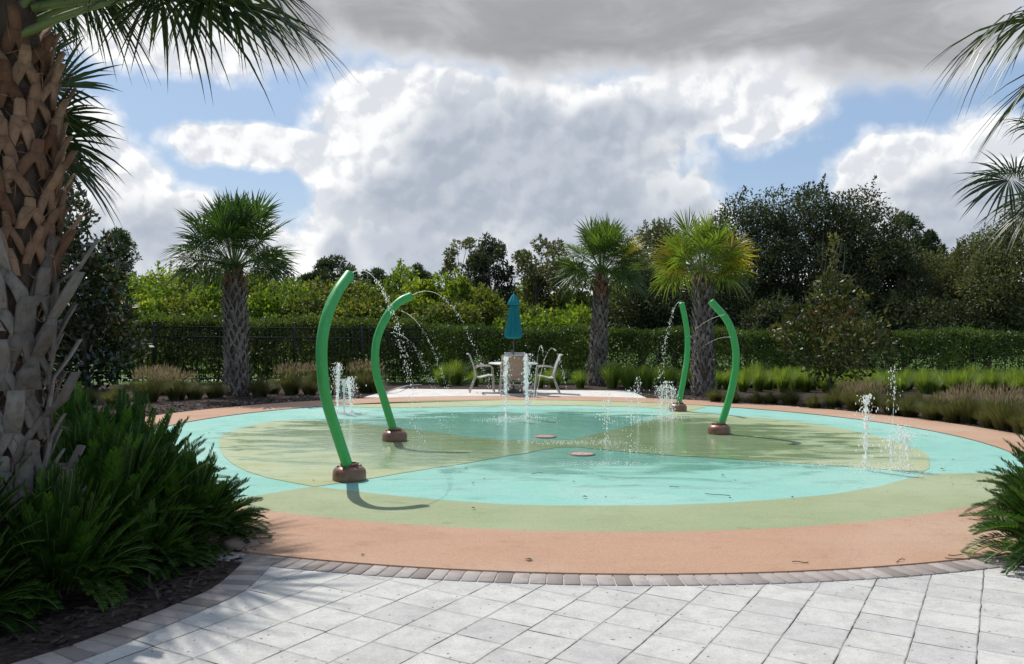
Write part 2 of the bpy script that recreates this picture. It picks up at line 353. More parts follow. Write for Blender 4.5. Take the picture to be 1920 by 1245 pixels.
def bootmat(name, lo, hi):
    m, N = newmat(name); p = wpos(N); nz = N.noise(N.vm('MULTIPLY', p, (1, 1, .5)), 26, 6, .7); t = tintn(N)
    c = N.mix(t, lo, hi); c = N.mix(N.ss(nz, .35, .75, 0, .7), c, N.vm('MULTIPLY', c, (.45, .42, .40)))
    finish(N, princ(N, c, .88, spec=.2, bump=nz, bs=.8, bd=.012)); return m
M['bootgrey'] = bootmat('grey_leaf_base', (.13, .11, .09), (.30, .27, .235))
M['bootbrown'] = bootmat('brown_leaf_base', (.13, .062, .034), (.35, .22, .14))
M['petiole'] = plain('palm_petiole', (.13, .18, .05), .45)
# things
m, N = newmat('green_paint'); p = wpos(N); nz = N.noise(N.vm('MULTIPLY', p, (9, 9, .8)), 3, 7, .65); c = N.mix(N.ss(nz, .35, .75, 0, .7), (.045, .36, .075), (.065, .42, .14)); c = N.mix(N.ss(N.noise(N.vm('MULTIPLY', p, (14, 14, 1.1)), 4, 6, .7), .56, .74, 0, .55), c, (.30, .46, .30))
finish(N, princ(N, c, N.ss(nz, .2, .8, .30, .5), spec=.5, bump=N.noise(p, 60, 2), bs=.15, bd=.002)); M['green'] = m
m, N = newmat('bronze_base'); p = wpos(N); nz = N.noise(p, 9, 6, .7); c = N.mix(N.ss(nz, .3, .7), (.19, .085, .055), (.27, .14, .095))
finish(N, princ(N, c, N.ss(nz, .2, .8, .25, .5), .25, .6, bump=nz, bs=.2, bd=.004)); M['bronze'] = m
M['frame'] = plain('chair_frame_paint', (.42, .40, .35), .4, .2)
M['sling'] = plain('tan_sling', (.38, .29, .22), .8, scale=60)
M['slingg'] = plain('grey_sling', (.42, .42, .42), .8, scale=60)
M['table'] = plain('table_top', (.70, .70, .66), .35)
M['teal'] = plain('teal_canvas', (.015, .20, .235), .75, spec=.2, var=.1, scale=20)
M['metal'] = plain('dark_pole_metal', (.10, .10, .095), .4, .6)
M['fence'] = plain('black_fence_paint', (.012, .012, .012), .45)
M['litter'] = plain('dry_leaf', (.07, .055, .04), .8)
M['rock'] = plain('pale_rock', (.26, .19, .15), .9, var=.25, bump=.5)
M['hose'] = plain('pale_pipe', (.45, .44, .42), .5)
m, N = newmat('drain_grate'); p = wpos(N); vo = N.new('ShaderNodeTexVoronoi'); vo.inputs['Scale'].default_value = 42; N.l.new(p, vo.inputs['Vector'])
c = N.mix(N.ss(vo.outputs['Distance'], .30, .55), (.66, .52, .43), (.30, .21, .17)); finish(N, princ(N, c, .4, spec=.5)); M['drain'] = m
m, N = newmat('water'); gl = N.new('ShaderNodeBsdfGlass'); gl.inputs['IOR'].default_value = 1.33; gl.inputs['Roughness'].default_value = .05
df = N.new('ShaderNodeBsdfTranslucent'); df.inputs[0].default_value = (1, .99, .97, 1); d2 = N.new('ShaderNodeBsdfDiffuse'); d2.inputs[0].default_value = (1, .99, .97, 1)
a1 = N.new('ShaderNodeMixShader'); a1.inputs[0].default_value = .35; N.l.new(df.outputs[0], a1.inputs[1]); N.l.new(d2.outputs[0], a1.inputs[2])
a2 = N.new('ShaderNodeMixShader'); a2.inputs[0].default_value = .86; N.l.new(gl.outputs[0], a2.inputs[1]); N.l.new(a1.outputs[0], a2.inputs[2])
finish(N, a2.outputs[0]); M['water'] = m

# ------------------------------------------------------------------ ground
def sheet(name, pts, z, mat, kind='structure', thick=0):
    import bmesh
    bm = bmesh.new(); vs = [bm.verts.new((p[0], p[1], z)) for p in pts]; f = bm.faces.new(vs)
    if f.normal.z < 0 or True:
        bm.normal_update()
        if f.normal.z < 0: bmesh.ops.reverse_faces(bm, faces=[f])
    bmesh.ops.triangulate(bm, faces=bm.faces[:])
    me = bpy.data.meshes.new(name); bm.to_mesh(me); bm.free(); me.materials.append(mat)
    o = bpy.data.objects.new(name, me); col.objects.link(o)
    if kind: o['kind'] = kind
    return o
def circle(r, n=180, a0=0, a1=360): return [(CX+r*math.cos(R(a)), CY+r*math.sin(R(a))) for a in np.linspace(a0, a1, n, endpoint=(a1-a0 != 360))]
sheet('lawn', [(-2500, -60), (2500, -60), (2500, 4000), (-2500, 4000)], 0, M['lawn'])
sheet('mulch_bed', [(-30, 5), (30, 5), (30, 24.6), (-6, 24.6), (-9.5, 22.6), (-30, 22)], .004, M['mulch'])
sheet('paver_terrace', [(-9, -6), (12, -6), (12, 6.6), (-9, 6.6)], .008, M['paver'])
sheet('patio', [(-3.0, 22.0), (3.05, 22.0), (3.15, 19.2), (-3.35, 19.2)], .008, M['patio'])
sheet('concrete_path', [(-40, 23.6), (-8.6, 24.6), (-5, 25.6), (-5, 26.6), (-9, 25.6), (-40, 24.7)], .008, M['path'])
field_pts = lambda L: [tuple(G(x, y)[:2]) for x, y in L]
sheet('splash_pad_turquoise', circle(RI+.1), .012, M['turq'])
# olive leaf shapes joined in the middle
leaf_px = [(590,915),(640,908),(700,899),(750,890),(812,880),(875,871),(912,864),(950,857),(987,852),(1012,846),(1045,841),(1080,840),
 (1130,845),(1192,851),(1255,856),(1330,860),(1405,865),(1480,870),(1540,874),(1602,878),(1665,883),(1727,888),(1742,881),(1743,869),(1741,858),(1727,847),
 (1690,834),(1652,822),(1590,807),(1515,794.5),(1440,786),(1355,779.5),(1310,775),(1292,771.5),(1305,769),(1325,763.5),(1330,755),(1250,750),(1210,750),(1200,764.5),(1262,770.5),(1260,777),(1230,787),(1192,797),(1130,812),
 (1075,826),(1020,829),(950,827),(887,822),(825,813),(750,805),(700,799),(662,794),(625,791),(595,790),(560,789),(525,790),(487,795),(450,805),(417,817),(410,827),(412,842),(420,858),(436,872),(462,886),(500,898),(545,907)]
sheet('splash_pad_olive_shapes', field_pts(leaf_px), .016, M['olive'])
back_px = [(597,759.5),(640,763),(700,766),(775,766),(850,764),(950,762),(1080,762),(1201,764.6)]
a0 = math.degrees(math.atan2(*(np.array(G(1201, 764.6))[:2]-np.array([CX, CY]))[::-1])); b0 = math.degrees(math.atan2(*(np.array(G(597, 759.5))[:2]-np.array([CX, CY]))[::-1]))
sheet('splash_pad_olive_back', field_pts(back_px) + circle(RI+.08, 40, a0-4, b0), .0165, M['olive'])
front_px = [(482,932),(520,926),(560,919),(590,915),(625,919),(690,927),(775,935.5),(837,941),(950,949),(1078,951.5),(1255,950),(1355,946),(1430,941),(1505,935),(1562,929.5),(1652,914),(1690,903),(1727,893),(1765,890.5),(1830,890),(1888,889)]
fa = field_pts(front_px); a0 = math.degrees(math.atan2(fa[-1][1]-CY, fa[-1][0]-CX)); b0 = math.degrees(math.atan2(fa[0][1]-CY, fa[0][0]-CX))
sheet('splash_pad_olive_front', fa + circle(RI+.08, 80, a0, b0), .0158, M['olive_edge'])
mb = MB(); n = 240
for k in range(n):
    a, b = 2*math.pi*k/n, 2*math.pi*(k+1)/n
    q = [(CX+r*math.cos(t), CY+r*math.sin(t), .022) for r, t in ((RI, a), (RO, a), (RO, b), (RI, b))]
    mb.add(q, [(0, 1, 2, 3)])
    q = [(CX+RO*math.cos(t), CY+RO*math.sin(t), z) for t, z in ((a, .0), (b, .0), (b, .022), (a, .022))]; mb.add(q, [(0, 1, 2, 3)])
mb.build('splash_pad_ring', M['orange'])['kind'] = 'structure'
# brick edging: soldier course round the pad and along the planting bed
mb = MB(); rg = np.random.default_rng(3)
k = 0; step = .107/(RO+.11)
a = R(195)
while a < R(325):
    cx, cy = CX+(RO+.115)*math.cos(a), CY+(RO+.115)*math.sin(a)
    box(mb, (cx, cy, .004), (.104, .049, .012+rg.uniform(-.001, .001)), rg.uniform(0, 1), a, .004); a += step
edge_w = smooth_path([G(x, y)[:2] for x, y in ((520,1052),(462,1108),(379,1149),(300,1183),(167,1237),(-40,1300),(-400,1390))], 400)
seg = np.r_[0, np.cumsum(np.linalg.norm(np.diff(edge_w, axis=0), axis=1))]
s_ = .12; inner_edge = []
while s_ < seg[-1]:
    q = np.array([np.interp(s_, seg, edge_w[:, i]) for i in (0, 1)]); q2 = np.array([np.interp(s_+.02, seg, edge_w[:, i]) for i in (0, 1)])
    tdir = unit(q2-q); nrm_ = np.array([tdir[1], -tdir[0]]);  nrm_ = nrm_ if nrm_[0] < 0 or nrm_[1] > 0 else -nrm_
    cpt = q + nrm_*.104; inner_edge.append(q+nrm_*.205)
    box(mb, (cpt[0], cpt[1], .006), (.101, .049, .012), rg.uniform(0, .8), math.atan2(nrm_[1], nrm_[0]), .004); s_ += .107
mb.build('brick_edging', M['brick'])['kind'] = 'structure'
ar = circle(RO+.01, 30, 222, 190)
sheet('planting_bed_left', [tuple(p) for p in inner_edge][::-1] + [(-1.9, 6.15)] + ar + [(-14, 12), (-14, 1.5)], .0105, M['mulch'])
sheet('planting_bed_right', [(3.35, 6.02), (3.55, 5.74), (4.0, 5.55), (5, 5.45), (9, 5.4), (9, 10)] + circle(RO+.01, 16, -10, -70)[0:13], .0105, M['mulch'])

# mulch chips along the visible edges (nobody could count them)
mb = MB(); rg = np.random.default_rng(5); V = []
n = 15000; ang_ = R(1)*rg.uniform(-30, 215, n); rr = RO+.02+rg.exponential(.9, n); X = CX+rr*np.cos(ang_); Y = CY+rr*np.sin(ang_)
ok = ~((X > -3.3) & (X < 3.2) & (Y > 17) & (Y < 22.6)); X, Y = X[ok], Y[ok]
xb = rg.uniform(-3.6, -1.7, 2500); yb = rg.uniform(4.2, 6.5, 2500); xe = np.interp(yb, edge_w[::-1, 1], edge_w[::-1, 0])
kk = xb < xe-.24; X = np.r_[X, xb[kk]]; Y = np.r_[Y, yb[kk]]
n = len(X); P = np.c_[X, Y, rg.uniform(.015, .03, n)]; D = np.c_[rg.normal(size=(n, 2)), rg.normal(size=n)*.22]
leaves(mb, P, D, rg.uniform(.03, .11, n), rg.uniform(.012, .03, n), rg, rg.uniform(0, 1, n)**1.3*np.where(X < -1.5, np.where(Y < 7, .45, 1), 1), nrm=np.tile([0, 0, 1.], (n, 1)), flat=.5)  # near left bed chips tinted darker, its shade put into their colour
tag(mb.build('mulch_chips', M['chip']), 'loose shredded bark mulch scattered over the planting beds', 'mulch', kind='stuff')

# ------------------------------------------------------------------ green spray posts
def post(px_base, path_px, plane_dir, r, label, arcs=()):
    b = G(*px_base); root = thing('spray_post', label, 'spray post', b, group='curved green spray posts on the splash pad')
    d = np.array([*unit(np.array(plane_dir, float)), 0]); nrm = np.cross(d, [0, 0, 1]); pts = []
    for (x, y) in path_px:
        rr = ray(x, y); t = np.dot(b-np.array([0, 0, 1.6]), nrm)/np.dot(rr, nrm); pts.append(np.array([0, 0, 1.6])+rr*t)
    pts = np.array(pts); W = smooth_path(pts, 48); q = MB(); tube(q, W-b, r, 28, caps=False)
    T = unit(W[-1]-W[-2]); s = unit(np.cross(T, [0, 0, 1])); u_ = np.cross(s, T); th = np.linspace(0, 2*np.pi, 28, endpoint=False); e = W[-1]-b
    ring = lambda rad, dz: e + T*dz + rad*(np.cos(th)[:, None]*s+np.sin(th)[:, None]*u_)
    V = np.concatenate([ring(r, 0), ring(r*.93, .006), ring(r*.5, .008)])
    q.add(V, [(i*28+j, i*28+(j+1) % 28, (i+1)*28+(j+1) % 28, (i+1)*28+j) for i in range(2) for j in range(28)]); q.add(ring(r*.5, .008), [list(range(28))])
    q.build('pipe', M['green'], root, True)
    q = MB(); tube(q, [e+T*.004, e+T*.03], [.016, .011], 12); q.build('nozzle', M['bronze'], root, True)
    q = MB(); lathe(q, [(0, .002), (.168, .002), (.172, .012), (.172, .085), (.166, .115), (.145, .142), (.11, .158), (.095, .160)], 40); q.build('base_cover', M['bronze'], root, True)
    q = MB(); lathe(q, [(.085, .15), (.088, .165), (.098, .178), (.098, .186), (.074, .190)], 32)
    for k in range(6):
        a = k*math.pi/3+.4; box(q, (.118*math.cos(a), .118*math.sin(a), .160), (.010, .010, .006))
    q.build('collar', M['bronze'], root, True)
    return root, W
P1, W1 = post((655, 902), [(655,905),(655,885),(634,820),(610,740),(603,660),(611,600),(631,550),(655,515)], (.35, .94), .056, 'tallest and nearest curved green spray post, on the left front of the pad')
P2, W2 = post((740, 828), [(740,832),(739,812),(722,755),(705,695),(706,640),(724,595),(747,567),(770,555)], (.87, .49), .055, 'hooked green spray post second from the left, behind the tallest one')
P3, W3 = post((1271, 772), [(1271,774),(1272,760),(1281,715),(1288,670),(1289,630),(1284,595),(1278,568)], (-.9, -.43), .054, 'smallest and farthest green spray post, beside the yellowing palm')
P4, W4 = post((1348, 815), [(1348,820),(1351,800),(1368,745),(1379,690),(1378,645),(1364,602),(1333,565)], (-1, .1), .054, 'curved green spray post farthest right, bending to the left')

# ------------------------------------------------------------------ water
ico = []
def _ico():
    t = (1+5**.5)/2; v = unit(np.array([(-1,t,0),(1,t,0),(-1,-t,0),(1,-t,0),(0,-1,t),(0,1,t),(0,-1,-t),(0,1,-t),(t,0,-1),(t,0,1),(-t,0,-1),(-t,0,1)], float))
    f = np.array([(0,11,5),(0,5,1),(0,1,7),(0,7,10),(0,10,11),(1,5,9),(5,11,4),(11,10,2),(10,7,6),(7,1,8),(3,9,4),(3,4,2),(3,2,6),(3,6,8),(3,8,9),(4,9,5),(2,4,11),(6,2,10),(8,6,7),(9,8,1)]); return v, f
IV, IF = _ico()
def drops(mb, P, r, stretch=1.0, rg=rng):
    n = len(P); r = np.broadcast_to(r, (n,)); sc_ = np.c_[r, r, r*stretch] if np.ndim(stretch) == 0 else np.c_[r, r, r*stretch]
    V = (P[:, None, :] + IV[None]*sc_[:, None, :]).reshape(-1, 3); Fq = (IF[None] + (np.arange(n)*12)[:, None, None]).reshape(-1, 3); mb.add(V, Fq)
def jet(base_px, top_y, label, dens=1., wid=.035, solid=.8, seed=0, strands=1):
    rg = np.random.default_rng(seed); b = G(*base_px); H = (at(base_px[0], top_y, b[1])[2])
    root = thing('water_jet', label, 'water jet', b, group='upright water jets on the splash pad'); q = MB(); q3 = MB()
    for s_ in range(strands):
        ox = (s_-(strands-1)/2)*.10; hh = H*(1-.18*abs(s_-(strands-1)/2)*rg.uniform(.4, 1.3)); n = int(90*solid*dens*hh/.8)+12
        lean = rg.normal()*.03; n = int(n*3.4); z = hh*rg.random(n)**.85; cl = .5+.5*np.sin(z*41+rg.random()*6)*np.sin(z*17+s_); ww = wid*(.25+.45*(z/hh))
        P = np.c_[ox+lean*z/hh+rg.normal(size=n)*ww*.55, rg.normal(size=n)*ww*.55, z]; rad = wid*(.08+.24*rg.random(n)**1.5)*(.55+.6*cl)*(1 if solid > .6 else .7); drops(q, P, rad, rg.uniform(1.1, 3.0, n))
        q2 = np.linspace(.01, hh*.8, 14); tube(q, np.c_[ox+lean*q2/hh+rg.normal(size=14)*.003, rg.normal(size=14)*.003, q2], wid*.16*(.5+rg.random(14)), 6)
        n = int(150*dens*hh/.8); z = hh*(1.02-np.abs(rg.normal(size=n))*.45); z = np.clip(z, .02, hh*1.12); sp = .02+.055*rg.random(n)
        P = np.c_[ox+rg.normal(size=n)*sp, rg.normal(size=n)*sp, z]; drops(q3, P, rg.uniform(.0025, .008, n), rg.uniform(1, 3.2, n))
    st_ = q.build('stream', M['water'], root, True); rm = st_.modifiers.new('merge', 'REMESH'); rm.mode = 'VOXEL'; rm.voxel_size = .0065; rm.use_smooth_shade = True
    q3.build('spray', M['water'], root, True)
    q = MB(); n = int(260*dens); a = rg.uniform(0, 6.3, n); r_ = np.abs(rg.normal(size=n))*.26; P = np.c_[r_*np.cos(a), r_*np.sin(a), .018+np.abs(rg.normal(size=n))*.035*np.exp(-r_*3)]
    drops(q, P, rg.uniform(.002, .0065, n), rg.uniform(.5, 1.2, n)); q.build('splash', M['water'], root, True)
jet((632, 776), 682, 'tallest water jet of the white cluster beside the first green post', 1.6, .045, 1, 1, 1)
jet((646, 778), 712, 'middle jet of the white splashing cluster behind the tallest green post', 1.6, .04, 1, 2, 1)
jet((660, 776), 708, 'right jet of the white splashing cluster left of the hooked post', 1.6, .045, 1, 3, 1)
jet((948, 788), 670, 'frothy water jet just left of the tan chair back', 1.3, .045, 1, 4)
jet((989, 786), 666, 'thick round topped white water jet just right of the tan chair back', 1.5, .055, 1.1, 5)
jet((1135, 832), 737, 'thin beaded water jet in the middle of the pad, near the front drain', .6, .024, .7, 6)
jet((1183, 850), 728, 'faint scattered water jet right of the middle of the pad', .5, .018, .5, 7)
jet((1198, 792), 708, 'short dark bubbly jet rising before the patio end', .5, .03, .6, 8)
jet((1622, 884), 742, 'tall narrow white water jet on the right side of the pad', 1.1, .035, .9, 9)
jet((1688, 884), 798, 'low three stranded water jet farthest right on the pad', 1.2, .026, .7, 10, 3)
jet((1673, 812), 690, 'slender broken water jet at the back right of the pad against pink grasses', .45, .024, .5, 11)
jet((1250, 786), 716, 'wide sparkling burst of drops left of the smallest green post', 1.8, .035, .15, 12, 3)
def arc(p0, p1, vz, label, n=220, r=.006, start=0., seed=0, spread=.05, name='water_arc'):
    rg = np.random.default_rng(seed); p0 = np.array(p0, float); p1 = np.array(p1, float); g_ = 9.8; dz = p1[2]-p0[2]
    T = (vz+math.sqrt(max(vz*vz-2*g_*dz, .01)))/g_; vh = (p1-p0)[:2]/T; root = thing(name, label, 'water arc', p0, group='thin arcs of water sprayed from the posts'); q = MB()
    f = lambda t: np.c_[vh[0]*t, vh[1]*t, vz*t-.5*g_*t*t]
    t = np.linspace(0, .30*T, 26); tube(q, f(t), np.linspace(r*.6, r*.22, 26), 6)
    t = rg.uniform(.22, 1, n)**.8*T; s = spread*(t/T)**1.4; P = f(t)+rg.normal(size=(n, 3))*s[:, None]; drops(q, P, rg.uniform(.15, .62, n)*r*(.8+.4*(t/T)), rg.uniform(1, 3.2, n))
    q.build('droplets', M['water'], root, True)
arc(W1[-1], (-1.15, 11., .02), 1.15, 'long arc of drops curving over from the top of the tallest post', 420, .0085, seed=1, spread=.05)
arc(W2[-1], (-.15, 13.2, .02), 1.25, 'fine arc of drops thrown right from the tip of the hooked post', 260, .007, seed=2, spread=.035)
arc(at(752, 583, 11.75), (-.85, 13.4, .02), -.3, 'straight thin spray leaving the upper side of the hooked post', 200, .006, seed=3, spread=.03)
arc(at(733, 624, 11.6), (-1.0, 13., .02), .2, 'lower thin spray leaving the side of the hooked post', 240, .006, seed=4, spread=.05)
arc(W3[-1], (2.45, 14.6, .02), .5, 'dribbling arc of drops falling left of the smallest post', 240, .009, seed=5, spread=.05)
arc(at(1358, 590, 12.5), (2.1, 14.2, .02), -.4, 'upper hair thin spray leaving the inner side of the right post', 60, .004, seed=6, spread=.02)
arc(at(1370, 632, 12.5), (2.3, 13.8, .02), .1, 'lower hair thin spray leaving the inner side of the right post', 60, .004, seed=7, spread=.02)
a_ = G(1000, 757); arc(a_, a_+np.array([.30, .1, 0]), 4.9, 'narrow hoop of drops rising left behind the right chair', 90, .009, seed=8, spread=.012)
a_ = G(1003, 757); arc(a_, a_+np.array([.72, .15, 0]), 4.8, 'wider hoop of drops rising over the right chair', 130, .009, seed=9, spread=.014)
# sheets of shallow froth on the pad
def froth(px, rx, ry, n, label, seed):
    rg = np.random.default_rng(seed); b = G(*px); q = MB(); a = rg.uniform(0, 6.3, n); r_ = np.sqrt(rg.random(n))**1.3
    P = np.c_[r_*np.cos(a)*rx, r_*np.sin(a)*ry, .018+rg.random(n)*.006]; drops(q, P, rg.uniform(.002, .008, n), .35)
    o = q.build('froth_patch', M['water'], None, True); o.location = b; tag(o, label, 'water froth', 'patches of froth on the wet pad')
froth((965, 790), .75, .35, 420, 'white froth spread around the two centre jets', 1); froth((1130, 872), .55, .22, 420, 'froth patch just in front of the front drain grate', 2)
froth((1070, 832), 1.0, .22, 380, 'thin froth line between the two drain grates', 3); froth((1600, 874), 1.3, .25, 480, 'froth trail around the right water jets', 4); froth((650, 782), .55, .4, 420, 'froth under the left jet cluster behind the tallest post', 5)

# drains, litter
for px, lb in (((1022, 821), 'round pinkish drain grate farther back on the pad'), ((1091, 854), 'round pinkish drain grate nearer the camera')):
    root = thing('drain_grate', lb, 'drain grate', G(*px), group='drain grates in the pad centre'); q = MB(); lathe(q, [(.165, .012), (.165, .026), (.145, .032), (.136, .028)], 32); q.build('rim', M['rock'], root)
    q = MB(); V = []; 
    lathe(q, [(.136, .026), (.09, .028), (.04, .029), (.001, .029)], 32); q.build('grate', M['drain'], root)
rg = np.random.default_rng(21)
lit = [(884,911,.035),(906,903,.02),(1008,893,.12),(1073,908,.03),(1102,937,.05),(1138,938,.02),(1265,919,.10),(1360,896,.05),(1381,906,.02),(1345,933,.22),(1372,939,.03),(892,958,.04),(1442,810,.03),(1470,816,.03),(791,815,.04),(870,883,.05),(590,906,.02),(390,815,.03),(1785,866,.03),(1772,884,.06),(1489,938,.03),(1635,838,.04),(1500,1062,.10),(1795,1056,.14),(1790,1048,.10),(1000,1058,.06),(676,1048,.03),(1690,1060,.10)]
lit.sort()
lbls = ['leftmost','second','third','fourth','fifth','sixth','seventh','eighth','ninth','tenth','eleventh','twelfth','thirteenth','fourteenth','fifteenth','sixteenth','seventeenth','eighteenth','nineteenth','twentieth','twenty-first','twenty-second','twenty-third','twenty-fourth','twenty-fifth','twenty-sixth','twenty-seventh','twenty-eighth','twenty-ninth','thirtieth']
for t_ in ('thirty', 'forty', 'fifty'):
    for u_ in ('first', 'second', 'third', 'fourth', 'fifth', 'sixth', 'seventh', 'eighth', 'ninth', 'last'): lbls.append(t_+'-'+u_)
for k, (x, y, L) in enumerate(lit):
    q = MB(); p = G(x, y); a = rg.uniform(-.5, .5)+(math.pi if rg.random() < .5 else 0)
    if L > .06:
        pts = [np.array([-L/2+L*t, .25*L*math.sin(t*2.5+k), .006+.004*math.sin(t*6)]) for t in np.linspace(0, 1, 7)]
        tube(q, pts, [.003]*7, 6); nm, ct = 'twig', 'twig'
    else:
        V = [(0, 0, 0), (L*.5, L*.35, .010), (L*1.1, 0, .004), (L*.5, -L*.35, .012), (L*.55, 0, .003)]; q.add(V, [(0, 4, 1), (1, 4, 2), (2, 4, 3), (3, 4, 0)]); nm, ct = 'fallen_leaf', 'fallen leaf'
    o = q.build(nm, M['litter'], None); o.location = (p[0], p[1], .026); o.rotation_euler = (0, 0, a)
    zone = 'the orange ring' if y > 1000 else ('the pad')
    tag(o, 'dark dry %s lying on %s, %s from the left' % (ct, zone, lbls[k] if k else 'first'), ct, 'leaves and twigs littering the pad')
q = MB(); rg = np.random.default_rng(2); th = rg.normal(size=(60, 3)); pr = unit(th)
lathe(q, [(0, -.02), (.07, -.02), (.13, .0), (.15, .04), (.12, .085), (.06, .11), (.01, .115)], 14, fold=lambda t, z: 1+.18*np.sin(3*t+z*20)+.1*np.sin(5*t+1))
o = q.build('rock', M['rock'], None, True); o.location = G(447, 1030); o.scale = (.9, .6, .8); tag(o, 'rounded tan rock at the bed edge under the large left cycad', 'rock')

# ------------------------------------------------------------------ table, chairs, umbrella
TB = G(962, 736); 
def chair(label, loc, rz, mat):
    r = thing('patio_chair', label, 'chair', loc, rz, 'sling chairs around the patio table')   # faces +X
    for s in (-1, 1):
        q = MB(); y = s*.27
        tube(q, smooth_path([(.25, y, 0), (.23, y, .22), (.21, y, .42), (.20, y, .60), (.14, y, .655), (0, y, .66), (-.16, y, .64), (-.21, y, .60)], 22), .014, 8); q.build('arm_frame', M['frame'], r, True)
        q = MB(); tube(q, smooth_path([(-.36, y, 0), (-.28, y, .22), (-.21, y, .42), (-.25, y*.98, .62), (-.33, y*.95, .84), (-.37, y*.95, .93), (-.42, y*.95, .95)], 22), .015, 8); q.build('rear_leg', M['frame'], r, True)
        q = MB(); tube(q, smooth_path([(.24, y*.93, .43), (.05, y*.93, .41), (-.12, y*.93, .37), (-.22, y*.93, .40)], 14), .013, 8); q.build('seat_rail', M['frame'], r, True)
    def sling(path, name):
        q = MB(); P = smooth_path(path, 14); V = []
        for p in P:
            for y in np.linspace(-.245, .245, 7): V.append((p[0], y, p[2]-.02*(1-(y/.245)**2)))
        k = len(P); Fq = [(i*7+j, i*7+j+1, (i+1)*7+j+1, (i+1)*7+j) for i in range(k-1) for j in range(6)]; q.add(V, Fq)
        o = q.build(name, mat, r, True); md = o.modifiers.new('s', 'SOLIDIFY'); md.thickness = .006
    sling([(.25, 0, .43), (.10, 0, .425), (-.10, 0, .385), (-.20, 0, .40)], 'seat')
    sling([(-.21, 0, .44), (-.25, 0, .62), (-.33, 0, .84), (-.375, 0, .94), (-.43, 0, .95)], 'backrest')
    for (x_, w_, z_, r_) in ((.21, .26, .30, .010), (-.27, .26, .25, .010), (-.395, .255, .945, .014)):
        q = MB(); tube(q, [(x_, -w_, z_), (x_, w_, z_)], r_, 8); q.build('cross_bar', M['frame'], r, True)
T0 = np.array([TB[0], 21.0, .008])
chair('grey sling chair on the left of the table, seen side on', T0+np.array([-.72, .05, 0]), R(5), M['slingg'])
chair('grey sling chair on the right of the table, under the water hoops', T0+np.array([.78, .02, 0]), R(182), M['slingg'])
chair('tan sling chair with its back to the camera', T0+np.array([-.02, -.62, 0]), R(91), M['sling'])
chair('sling chair on the far side, half hidden behind the table', T0+np.array([.04, .72, 0]), R(-90), M['slingg'])
r = thing('patio_table', 'round white topped patio table between the four sling chairs', 'table', T0)
q = MB(); lathe(q, [(0.02, .70), (.59, .70), (.612, .712), (.612, .728), (.59, .737), (.02, .737)], 48); q.build('tabletop', M['table'], r, True)
for k in range(4):
    a = math.pi/4+k*math.pi/2; q = MB(); tube(q, smooth_path([(.50*math.cos(a), .50*math.sin(a), 0), (.44*math.cos(a), .44*math.sin(a), .3), (.42*math.cos(a), .42*math.sin(a), .70)], 8), .018, 8); q.build('leg', M['frame'], r, True)
u = thing('patio_umbrella', 'closed teal umbrella standing through the patio table', 'umbrella', T0)
q = MB(); tube(q, [(0, 0, .05), (0, 0, 2.42)], .019, 12); q.build('pole', M['metal'], u, True)
q = MB(); lathe(q, [(.02, .002), (.27, .002), (.28, .03), (.26, .06), (.06, .085), (.035, .12), (.032, .34), (.02, .345)], 32); q.build('base', M['metal'], u, True)
fold = lambda th, z: 1-.46*np.abs(np.sin(4*th+.3))**.8*min(1, max(0, (2.38-z)*2.2))+.04*np.cos(3*th+z*3)
q = MB(); lathe(q, [(.005, 2.36), (.06, 2.28), (.105, 2.15), (.135, 2.0), (.165, 1.80), (.195, 1.60), (.228, 1.43), (.225, 1.38), (.17, 1.335), (.06, 1.33)], 160, fold=fold); q.build('canopy', M['teal'], u, True)
q = MB(); lathe(q, [(.004, 2.45), (.06, 2.38), (.115, 2.27), (.155, 2.175), (.148, 2.155), (.11, 2.17)], 96, fold=lambda th, z: 1+.08*np.cos(8*th)); q.build('vent_cap', M['teal'], u, True)
q = MB(); lathe(q, [(.002, 2.50), (.014, 2.49), (.018, 2.46), (.012, 2.43)], 12); q.build('finial', M['metal'], u, True)
q = MB(); box(q, (-.03, 0, 1.02), (.03, .02, .035)); tube(q, [(-.06, 0, 1.02), (-.11, 0, 1.02), (-.11, 0, 1.07)], .007, 6); q.build('crank', M['metal'], u)
# pale pipe lying in the mulch left of the patio
q = MB(); tube(q, smooth_path([G(718, 737, .03), G(745, 728, .10), G(768, 723, .05), G(790, 722, .03)], 20), .018, 8); tag(q.build('pipe', M['hose'], None, True), 'thin pale pipe lying on the mulch left of the patio', 'pipe')

